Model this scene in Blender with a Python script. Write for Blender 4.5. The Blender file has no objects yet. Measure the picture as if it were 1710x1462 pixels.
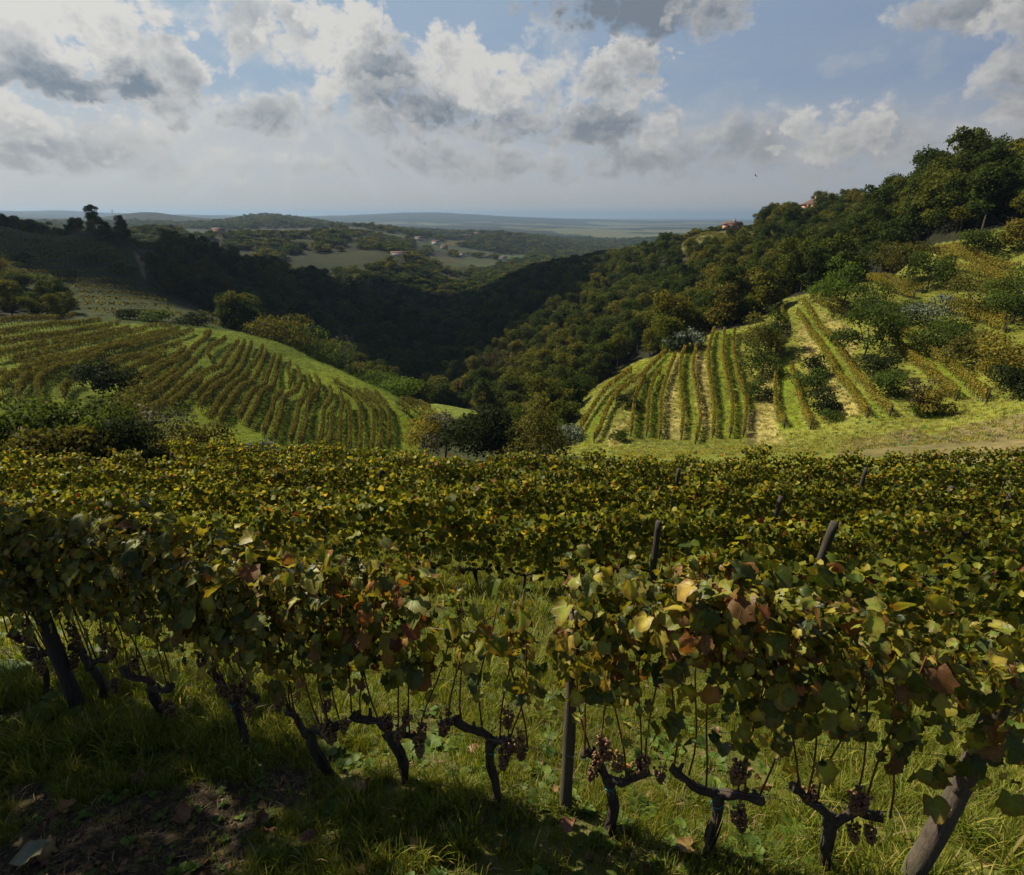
import bpy, math, random
import numpy as np
from mathutils import Vector, Matrix

R = math.radians
rng = np.random.default_rng(7)
random.seed(7)
scene = bpy.context.scene
COL = scene.collection

# ------------------------------------------------------------------ camera
PITCH, FPX, W0, H0 = R(20.2), 1007.0, 1710.0, 1462.0
cam_d = bpy.data.cameras.new('camera')
cam = bpy.data.objects.new('camera', cam_d)
COL.objects.link(cam)
cam_d.sensor_fit = 'HORIZONTAL'
cam_d.sensor_width = 36.0
cam_d.lens = 36.0 * FPX / W0
cam_d.clip_start, cam_d.clip_end = 0.1, 60000.0
cam.location = (0, 0, 0)
cam.rotation_euler = (R(90) - PITCH, 0, 0)
scene.camera = cam

# ------------------------------------------------------------------ exposure / render settings
EXPOSURE = 0.9                # exposed a little brighter than the default, for the land rather than the sky
scene.view_settings.view_transform = 'Standard'
scene.view_settings.look = 'None'
scene.view_settings.exposure = EXPOSURE
scene.view_settings.gamma = 1.0
scene.view_settings.use_curve_mapping = False
scene.render.engine = 'CYCLES'
cy = scene.cycles
cy.max_bounces, cy.diffuse_bounces, cy.glossy_bounces = 5, 3, 1
cy.transmission_bounces, cy.transparent_max_bounces, cy.volume_bounces = 3, 4, 0
cy.caustics_reflective = cy.caustics_refractive = False
cy.sample_clamp_indirect = 4.0
cy.use_denoising = True
try:
    cy.denoiser = 'OPENIMAGEDENOISE'
    cy.denoising_input_passes = 'RGB_ALBEDO_NORMAL'
except Exception:
    pass

# ------------------------------------------------------------------ sun and sky directions
SUN_AZ, SUN_EL = R(-60.0), R(45.0)          # azimuth from +Y (view direction), negative = to the left
SUN_STRENGTH = 4.9
SKY_STRENGTH = 0.064
sun_dir = Vector((math.sin(SUN_AZ) * math.cos(SUN_EL), math.cos(SUN_AZ) * math.cos(SUN_EL), math.sin(SUN_EL)))
sun_d = bpy.data.lights.new('sun', 'SUN')
sun = bpy.data.objects.new('sun', sun_d)
COL.objects.link(sun)
sun_d.energy, sun_d.angle, sun_d.color = SUN_STRENGTH, R(0.55), (1.0, 0.90, 0.72)
sun.rotation_euler = sun_dir.to_track_quat('Z', 'Y').to_euler()
sun.location = (0, 0, 300)


class NT:
    """small helper that writes shader node trees"""
    def __init__(s, tree):
        s.t = tree
        s.n = tree.nodes
        s.l = tree.links

    def node(s, typ, **kw):
        n = s.n.new(typ)
        for k, v in kw.items():
            setattr(n, k, v)
        return n

    def put(s, sock, v):
        if isinstance(v, bpy.types.NodeSocket):
            s.l.new(v, sock)
        elif v is not None:
            if isinstance(v, (tuple, list)) and sock.type == 'RGBA' and len(v) == 3:
                v = (*v, 1.0)
            sock.default_value = v

    def m(s, op, a, b=None, c=None, clamp=False):
        n = s.node('ShaderNodeMath', operation=op, use_clamp=clamp)
        for i, v in enumerate((a, b, c)):
            if v is not None:
                s.put(n.inputs[i], v)
        return n.outputs[0]

    def v(s, op, a, b=None, c=None):
        n = s.node('ShaderNodeVectorMath', operation=op)
        for i, x in enumerate((a, b, c)):
            if x is not None:
                s.put(n.inputs[i], x)
        return n.outputs['Value'] if op in ('DOT_PRODUCT', 'LENGTH', 'DISTANCE') else n.outputs[0]

    def ss(s, x, lo, hi, a=0.0, b=1.0, kind='SMOOTHSTEP'):
        n = s.node('ShaderNodeMapRange', interpolation_type=kind)
        for i, q in zip((0, 1, 2, 3, 4), (x, lo, hi, a, b)):
            s.put(n.inputs[i], q)
        return n.outputs[0]

    def mix(s, f, a, b, blend='MIX'):
        n = s.node('ShaderNodeMix', data_type='RGBA', blend_type=blend)
        s.put(n.inputs[0], f)
        s.put(n.inputs[6], a)
        s.put(n.inputs[7], b)
        return n.outputs[2]

    def noise(s, vec, scale, detail=4.0, rough=0.55, dist=0.0, lac=2.0, dim='3D'):
        n = s.node('ShaderNodeTexNoise', noise_dimensions=dim)
        if vec is not None:
            s.put(n.inputs['Vector'], vec)
        n.inputs['Scale'].default_value = scale
        n.inputs['Detail'].default_value = detail
        n.inputs['Roughness'].default_value = rough
        n.inputs['Lacunarity'].default_value = lac
        n.inputs['Distortion'].default_value = dist
        return n.outputs[0]

    def xyz(s, x, y, z):
        n = s.node('ShaderNodeCombineXYZ')
        for i, q in enumerate((x, y, z)):
            s.put(n.inputs[i], q)
        return n.outputs[0]

    def ramp(s, f, stops, mode='LINEAR'):
        n = s.node('ShaderNodeValToRGB')
        n.color_ramp.interpolation = mode
        e = n.color_ramp.elements
        while len(e) < len(stops):
            e.new(0.5)
        for el, (p, c) in zip(e, stops):
            el.position = p
            el.color = (*c, 1.0)
        s.put(n.inputs[0], f)
        return n.outputs[0]


def ray(px, py):
    """pixel of the photograph -> (azimuth, tangent of elevation)"""
    X, yd = (px - W0 / 2) / FPX, (py - H0 / 2) / FPX
    c, s = math.cos(PITCH), math.sin(PITCH)
    fwd, up = c - yd * s, -(s + yd * c)
    return math.atan2(X, fwd), up / math.hypot(X, fwd)


# ------------------------------------------------------------------ world: Nishita sky with a procedural cloud layer
def build_world():
    w = bpy.data.worlds.new('World')
    scene.world = w
    w.use_nodes = True
    w.node_tree.nodes.clear()
    t = NT(w.node_tree)
    out = t.node('ShaderNodeOutputWorld')
    bg = t.node('ShaderNodeBackground')
    bg.inputs['Strength'].default_value = SKY_STRENGTH
    t.l.new(bg.outputs[0], out.inputs[0])
    sky = t.node('ShaderNodeTexSky', sky_type='NISHITA')
    sky.sun_disc = False
    sky.sun_elevation = SUN_EL
    sky.sun_rotation = SUN_AZ % (2 * math.pi)
    sky.altitude = 200
    sky.air_density, sky.dust_density, sky.ozone_density = 1.0, 1.2, 1.5
    co = t.node('ShaderNodeTexCoord').outputs['Generated']
    sep = t.node('ShaderNodeSeparateXYZ')
    t.l.new(co, sep.inputs[0])
    az = t.m('ARCTAN2', sep.outputs[0], sep.outputs[1])
    el = t.m('ARCSINE', sep.outputs[2])
    p = t.xyz(az, el, 0.0)
    inframe = t.m('MULTIPLY', t.ss(el, R(17.5), R(25.0), 1.0, 0.0),
                  t.m('MULTIPLY', t.ss(az, R(-58), R(-48)), t.ss(az, R(48), R(58), 1.0, 0.0)))
    def warp(pt, sc, amp):
        n = t.node('ShaderNodeTexNoise', noise_dimensions='2D')
        t.l.new(pt, n.inputs['Vector'])
        n.inputs['Scale'].default_value = sc
        n.inputs['Detail'].default_value = 4.0
        n.inputs['Roughness'].default_value = 0.55
        c = t.v('SUBTRACT', n.outputs['Color'], (0.5, 0.5, 0.5))
        return t.v('MULTIPLY_ADD', c, (amp, amp * 0.75, 0), pt)
    def detail(pt):
        q = t.v('MULTIPLY', pt, (1.0, 1.3, 1.0))
        n1 = t.noise(q, 12.0, 10.0, 0.62, 0.15, dim='2D')
        vo = t.node('ShaderNodeTexVoronoi', voronoi_dimensions='2D', feature='SMOOTH_F1')
        t.l.new(q, vo.inputs['Vector'])
        vo.inputs['Scale'].default_value = 24.0
        vo.inputs['Detail'].default_value = 3.5
        vo.inputs['Roughness'].default_value = 0.62
        vo.inputs['Smoothness'].default_value = 0.6
        bil = t.m('SUBTRACT', 0.45, vo.outputs['Distance'])
        return t.m('MULTIPLY_ADD', bil, 0.75, t.m('MULTIPLY', t.m('SUBTRACT', n1, 0.5), 1.9))
    wp = warp(p, 9.0, 0.06)
    dp = warp(p, 14.0, 0.022)
    det = detail(dp)
    det2 = detail(t.v('ADD', dp, (-0.012, 0.020, 0.0)))
    relief = t.m('SUBTRACT', det, det2)
    broad = t.noise(wp, 5.0, 3.0, 0.5, dim='2D')
    side = t.ss(az, R(-45), R(45), 1.0, 0.0, 'LINEAR')      # brighter towards the sun's side of the sky
    lowf = t.ss(el, R(1.0), R(9.0), 0.55, 0.0)              # far clouds near the horizon sink into the haze
    bright = t.mix(side, CLOUD_BRIGHT_R, CLOUD_BRIGHT_L)
    grey = t.mix(side, CLOUD_GREY_R, CLOUD_GREY_L)
    hzc = t.mix(side, HZ_R, HZ_L)
    bright = t.mix(t.m('MULTIPLY', lowf, 0.6), bright, hzc)
    grey = t.mix(lowf, grey, hzc)
    # clear sky (deeper blue overhead and away from the sun), thin veils and the bright band above the horizon
    base = t.mix(1.0, sky.outputs[0], SKY_TINT, 'MULTIPLY')
    base = t.mix(t.m('MULTIPLY', t.ss(el, R(16.0), R(45.0), 0.9, 0.15), t.ss(t.m('ABSOLUTE', az), R(50), R(110), 1.0, 0.3)), base, t.mix(side, BLUE_R, BLUE_L))
    sp = t.v('MULTIPLY', wp, (1.0, 3.4, 1.0))
    veil_n = t.noise(sp, 4.6, 7.0, 0.62, 0.3, dim='2D')
    veil = t.m('MULTIPLY', t.ss(veil_n, 0.34, 0.68), t.ss(el, R(7.0), R(15.0), 1.0, 0.10))
    veil = t.m('MULTIPLY', veil, t.m('MULTIPLY_ADD', side, 0.45, 0.42))
    veil = t.m('MAXIMUM', veil, t.m('MULTIPLY', t.ss(el, R(5.0), R(10.5), 0.86, 0.0), t.ss(veil_n, 0.15, 0.5, 0.75, 1.0)))
    c = t.mix(veil, base, t.mix(side, VEIL_R, VEIL_L))
    c = t.mix(t.ss(el, R(-1.0), R(4.2), 0.92, 0.0), c, hzc)
    for (cx, cy_, rx, ry, flat, bias, opac, soft) in CLOUDS:
        a, tt = ray(cx, cy_)
        e = math.atan(tt)
        ix, iy = FPX / rx * 0.86, FPX / ry * 0.86
        d = t.v('MULTIPLY_ADD', wp, (ix, iy, 0), (-a * ix, -e * iy, 0))
        sp2 = t.node('ShaderNodeSeparateXYZ')
        t.l.new(d, sp2.inputs[0])
        x, y = sp2.outputs[0], sp2.outputs[1]
        yy = t.m('MAXIMUM', y, t.m('MULTIPLY', y, -flat))
        s1 = t.m('SUBTRACT', 1.0, t.m('MULTIPLY_ADD', x, x, t.m('MULTIPLY', yy, yy)))
        s1 = t.m('MULTIPLY_ADD', det, 0.86, s1)
        al = t.m('MULTIPLY', t.ss(s1, 0.0, soft * 1.1), opac)
        lit = t.m('MULTIPLY_ADD', y, 0.36, t.m('MULTIPLY_ADD', x, -0.06, 0.27 + bias * 1.25))
        lit = t.m('MULTIPLY_ADD', relief, 0.50, lit)
        lit = t.m('MULTIPLY_ADD', t.m('SUBTRACT', broad, 0.5), 0.7, lit)
        lit = t.m('ADD', lit, t.ss(s1, 0.05, 0.95, 0.66, 0.0))
        c = t.mix(t.m('MULTIPLY', al, inframe), c, t.mix(t.ss(lit, 0.0, 1.0, kind='LINEAR'), grey, bright))
    # faint shafts of sunlight under the clouds, fanning out from the gap on the sun's side
    a0, t0 = ray(500, 150)
    ang = t.m('ARCTAN2', t.m('SUBTRACT', az, a0), t.m('SUBTRACT', math.atan(t0), el))
    sh = t.noise(t.xyz(t.m('MULTIPLY', ang, 5.5), 0.0, 0.0), 1.0, 2.0, 0.5, dim='2D')
    sh = t.m('MULTIPLY', t.ss(sh, 0.48, 0.66), t.m('MULTIPLY', t.ss(el, R(0.5), R(2.5)), t.ss(el, R(4.5), R(9.0), 1.0, 0.0)))
    sh = t.m('MULTIPLY', sh, t.m('MULTIPLY', t.ss(az, R(-40), R(-30)), t.ss(az, R(-10), R(0), 1.0, 0.0)))
    c = t.mix(t.m('MULTIPLY', sh, 0.8), c, t.mix(side, VEIL_R, VEIL_L))
    # the same broken cumulus goes on over the rest of the sky
    g = t.m('MULTIPLY_ADD', t.noise(wp, 2.6, 2.0, 0.5, dim='2D'), 3.0, -1.9)
    gd = t.m('MULTIPLY_ADD', det, 0.62, g)
    ga = t.m('MULTIPLY', t.ss(gd, -0.05, 0.35), t.m('SUBTRACT', 1.0, inframe))
    gl = t.m('MULTIPLY_ADD', relief, 0.6, t.ss(gd, 0.0, 0.9, 0.85, 0.25))
    c = t.mix(ga, c, t.mix(gl, grey, bright))
    # below the horizon the dome only mirrors the haze
    t.l.new(c, bg.inputs[0])
    try:
        w.cycles.sampling_method = 'MANUAL'
        w.cycles.sample_map_resolution = 512
    except Exception:
        pass


def k10(r, g, b):          # sky colours are written as seen; the Background strength scales them
    f = lambda v: ((v / 255 + 0.055) / 1.055) ** 2.4 / SKY_STRENGTH / 2 ** EXPOSURE
    return (f(r), f(g), f(b))


CLOUD_BRIGHT_L, CLOUD_BRIGHT_R = k10(222, 221, 217), k10(194, 192, 188)
CLOUD_GREY_L, CLOUD_GREY_R = k10(130, 144, 157), k10(110, 117, 128)
VEIL_L, VEIL_R = k10(206, 208, 207), k10(154, 160, 169)
HZ_L, HZ_R = k10(196, 191, 180), k10(164, 159, 153)
BLUE_L, BLUE_R = k10(168, 191, 209), k10(124, 141, 168)
SKY_TINT = (0.62, 0.66, 0.74)
CLOUDS = [  # back to front; photo px centre, half width, half height, flatness of the base, brightness, opacity, softness
    (100, 258, 225, 58, 1.8, -0.22, 0.85, 0.6), (470, 276, 180, 28, 1.6, -0.02, 0.6, 0.9), (830, 278, 370, 44, 1.5, -0.2, 0.8, 0.7), (1180, 270, 300, 50, 1.3, -0.2, 0.5, 0.9),
    (1270, 238, 110, 46, 1.4, -0.22, 0.65, 0.7), (1480, 240, 240, 62, 1.4, -0.12, 0.65, 0.8), (1640, 250, 150, 62, 1.2, 0.15, 0.5, 0.9),
    (340, 222, 200, 76, 1.2, 0.6, 0.75, 1.0), (540, 190, 90, 70, 1.2, 0.4, 0.5, 0.9), (20, 208, 68, 36, 1.4, 0.28, 0.85, 0.5), (440, 198, 64, 38, 1.2, -0.12, 0.85, 0.5),
    (930, 92, 66, 60, 1.0, 0.30, 0.55, 0.8), (890, 156, 115, 80, 1.1, 0.2, 0.95, 0.6), (880, 218, 180, 46, 1.6, -0.26, 0.9, 0.6), (1010, 212, 145, 54, 1.7, -0.24, 0.95, 0.5), (1095, 225, 34, 34, 1.2, 0.05, 0.8, 0.5),
    (310, 26, 86, 30, 1.2, 0.35, 0.6, 0.9), (450, 86, 80, 26, 1.2, 0.30, 0.7, 0.7), (425, 34, 66, 58, 1.0, 0.08, 0.9, 0.5), (488, 50, 48, 46, 1.1, 0.02, 0.95, 0.4), (505, 92, 60, 40, 1.1, 0.3, 0.7, 0.6),
    (745, 118, 104, 64, 1.0, 0.24, 1.0, 0.4), (588, 90, 84, 68, 0.9, 0.34, 1.0, 0.35), (655, 150, 100, 86, 1.0, -0.28, 1.0, 0.5), (725, 192, 165, 58, 1.8, -0.36, 1.0, 0.5), (810, 150, 84, 54, 1.2, 0.34, 0.9, 0.4), (630, 214, 70, 36, 1.4, -0.1, 0.8, 0.6),
    (540, 162, 34, 20, 1.3, 0.3, 0.75, 0.5), (1034, 132, 82, 66, 1.3, -0.10, 1.0, 0.30), (1200, 165, 100, 22, 1.2, 0.1, 0.3, 1.0), (1270, 195, 160, 22, 1.2, 0.05, 0.3, 1.0),
    (1385, 232, 84, 48, 1.6, 0.0, 0.95, 0.35), (1432, 98, 50, 16, 1.2, 0.2, 0.35, 1.0), (1542, 112, 26, 26, 1.0, 0.2, 0.35, 1.0),
    (55, 66, 160, 88, 1.0, 0.36, 1.0, 0.4), (160, 88, 150, 80, 1.1, 0.34, 1.0, 0.4), (265, 108, 62, 70, 1.0, 0.10, 1.0, 0.35), (20, 110, 70, 40, 1.3, -0.15, 0.9, 0.5), (112, 138, 124, 46, 1.7, -0.34, 1.0, 0.5),
    (1075, -4, 180, 58, 1.2, -0.46, 1.0, 0.5), (1195, 12, 70, 36, 1.1, -0.05, 0.9, 0.5), (1640, 6, 112, 46, 1.3, -0.26, 0.9, 0.5), (1712, 88, 74, 88, 1.0, 0.02, 0.9, 0.5), (1640, 108, 34, 26, 1.0, 0.1, 0.5, 0.8)]
build_world()

# ------------------------------------------------------------------ mesh helpers
class MB:
    """collects vertices and faces, then writes them as ONE mesh"""
    def __init__(s):
        s.V, s.T, s.Q, s.tm, s.qm, s.A, s.n = [], [], [], [], [], [], 0

    def add(s, V, tris=None, quads=None, mat=0, attr=None):
        V = np.asarray(V, float)
        s.V.append(V)
        s.A.append(np.zeros((len(V), 3)) if attr is None else np.asarray(attr, float))
        if tris is not None and len(tris):
            f = np.asarray(tris, int) + s.n
            s.T.append(f)
            s.tm.append(np.full(len(f), mat))
        if quads is not None and len(quads):
            f = np.asarray(quads, int) + s.n
            s.Q.append(f)
            s.qm.append(np.full(len(f), mat))
        s.n += len(V)
        return s

    def mesh(s, name, mats, smooth=False, attr=None):
        V = np.concatenate(s.V)
        T = np.concatenate(s.T) if s.T else np.zeros((0, 3), int)
        Q = np.concatenate(s.Q) if s.Q else np.zeros((0, 4), int)
        me = bpy.data.meshes.new(name)
        me.vertices.add(len(V))
        me.vertices.foreach_set('co', V.astype(np.float32).ravel())
        nl = T.size + Q.size
        me.loops.add(nl)
        me.loops.foreach_set('vertex_index', np.concatenate([T.ravel(), Q.ravel()]).astype(np.int32))
        me.polygons.add(len(T) + len(Q))
        st = np.concatenate([np.arange(len(T)) * 3, T.size + np.arange(len(Q)) * 4]).astype(np.int32)
        me.polygons.foreach_set('loop_start', st)
        mi = np.concatenate(([np.concatenate(s.tm)] if s.T else []) + ([np.concatenate(s.qm)] if s.Q else [])).astype(np.int32)
        me.polygons.foreach_set('material_index', mi)
        if smooth:
            me.polygons.foreach_set('use_smooth', np.ones(len(T) + len(Q), bool))
        if attr:
            a = me.attributes.new(attr, 'FLOAT_VECTOR', 'POINT')
            a.data.foreach_set('vector', np.concatenate(s.A).astype(np.float32).ravel())
        me.update(calc_edges=True)
        for m in (mats if isinstance(mats, (list, tuple)) else [mats]):
            me.materials.append(m)
        return me

    def tube(s, P, rad, sides=6, mat=0, cap=True, wob=0.0, rg=None):
        P = np.asarray(P, float)
        rad = np.broadcast_to(np.asarray(rad, float), (len(P),))
        tan = np.gradient(P, axis=0)
        tan /= np.linalg.norm(tan, axis=1)[:, None] + 1e-9
        ref = np.array([0.31, 0.83, 0.17]) if abs(tan[:, 2]).mean() > 0.6 else np.array([0.05, 0.1, 1.0])
        u = np.cross(tan, ref)
        u /= np.linalg.norm(u, axis=1)[:, None] + 1e-9
        v = np.cross(tan, u)
        a = np.arange(sides) / sides * 2 * np.pi
        rr = rad[:, None] * np.ones(sides)
        if wob:
            rr = rr * (1 + wob * (rg or rng).normal(size=rr.shape))
        V = P[:, None, :] + rr[..., None] * (np.cos(a)[None, :, None] * u[:, None, :] + np.sin(a)[None, :, None] * v[:, None, :])
        n = len(P)
        i, j = np.meshgrid(np.arange(n - 1), np.arange(sides), indexing='ij')
        k = (j + 1) % sides
        q = np.stack([i * sides + j, i * sides + k, (i + 1) * sides + k, (i + 1) * sides + j], -1).reshape(-1, 4)
        V = V.reshape(-1, 3)
        tr = []
        if cap:
            V = np.vstack([V, P[0], P[-1]])
            b = n * sides
            for jj in range(sides):
                tr.append((b, (jj + 1) % sides, jj))
                tr.append((b + 1, (n - 1) * sides + jj, (n - 1) * sides + (jj + 1) % sides))
        s.add(V, tr, q, mat)
        return s

    def box(s, c, d, rz=0.0, mat=0):
        x, y, z = np.array(d) / 2
        V = np.array([(-x, -y, -z), (x, -y, -z), (x, y, -z), (-x, y, -z), (-x, -y, z), (x, -y, z), (x, y, z), (-x, y, z)])
        ca, sa = math.cos(rz), math.sin(rz)
        V = V @ np.array([[ca, sa, 0], [-sa, ca, 0], [0, 0, 1]]) + np.array(c)
        s.add(V, None, [(3, 2, 1, 0), (4, 5, 6, 7), (0, 1, 5, 4), (1, 2, 6, 5), (2, 3, 7, 6), (3, 0, 4, 7)], mat)
        return s


def put(name, data, parent=None, loc=None, rot=None, scale=None, label=None, cat=None, group=None, kind=None):
    o = bpy.data.objects.new(name, data)
    COL.objects.link(o)
    if parent is not None:
        o.parent = parent
    if loc is not None:
        o.location = [float(q) for q in loc]
    if rot is not None:
        o.rotation_euler = [float(q) for q in rot]
    if scale is not None:
        o.scale = [float(q) for q in scale] if hasattr(scale, '__len__') else (float(scale),) * 3
    for k, q in (('label', label), ('category', cat), ('group', group), ('kind', kind)):
        if q:
            o[k] = q
    return o


def _hash(i, j, seed):
    h = (i.astype(np.int64) * 374761393 + j.astype(np.int64) * 668265263 + seed * 974634777) & 0xffffffff
    h = ((h ^ (h >> 13)) * 1274126177) & 0xffffffff
    return ((h ^ (h >> 16)) & 0xffff) / 65535.0


def vnoise(x, y, seed=0):
    x, y = np.asarray(x, float), np.asarray(y, float)
    i, j = np.floor(x), np.floor(y)
    fx, fy = x - i, y - j
    fx, fy = fx * fx * (3 - 2 * fx), fy * fy * (3 - 2 * fy)
    a, b = _hash(i, j, seed), _hash(i + 1, j, seed)
    c, d = _hash(i, j + 1, seed), _hash(i + 1, j + 1, seed)
    return (a * (1 - fx) + b * fx) * (1 - fy) + (c * (1 - fx) + d * fx) * fy


def fbm(x, y, octv=4, seed=0):
    s, a, n = 0.0, 0.5, 0.0
    for k in range(octv):
        s = s + a * vnoise(np.asarray(x) * 2 ** k, np.asarray(y) * 2 ** k, seed + k)
        n += a
        a *= 0.5
    return s / n


# ------------------------------------------------------------------ terrain: height over (azimuth, log distance)
Z0 = -3.4
CTRL = []          # (azimuth, distance, height)


def cp(px, py, D, th=0.0):
    a, t = ray(px, py)
    CTRL.append((a, D, D * t - th))


def cw(x, y, z):
    CTRL.append((math.atan2(x, y), math.hypot(x, y), z))


# the near terrace with the first vine row, the bank, and the planted slope below (metres)
for x, y, z in ((-4.1, 4.8, -4.45), (-.1, 3.17, -3.87), (1.91, 2.64, -3.87), (2.6, 2.5, -3.87), (-6.5, 5.7, -4.9), (-10, 7.0, -5.9),
                (0, 2.2, -3.7), (-2, 2.6, -3.75), (-2.6, 1.6, -3.5), (2.2, 1.5, -3.65), (0, 1.2, -3.45), (-3.6, 2.4, -3.75), (-5, 3, -4.1),
                (4.5, 2.5, -4.1), (6, 3, -4.6), (-.1, 5.5, -4.98), (3, 5.0, -5.0), (6, 6.2, -6.05), (9, 6.0, -6.3), (1.5, 7.5, -6.1), (5, 8.5, -6.9), (-3, 8.0, -6.2), (-7, 8.5, -6.7),
                (0, 10.7, -7.45), (-5, 10.7, -7.5), (5, 10.8, -7.55), (10.9, 11.1, -7.85), (-11, 10.7, -7.8), (16, 11.2, -8.2),
                (0, 14.4, -8.5), (8, 14.6, -8.6), (-8, 14.2, -8.5), (18, 14.6, -8.7), (-15, 13.5, -8.6),
                (0, 19, -9.95), (9, 19, -9.95), (-9, 18.6, -9.8), (22, 19, -10.0), (-18, 18, -9.6),
                (0, 24, -11.5), (10, 24, -11.5), (-9, 23.5, -11.2), (20, 24, -11.4), (28, 24, -11.3), (-18, 21.5, -10.6), (-26, 20, -10.4)):
    cw(x, y, z)
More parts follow.
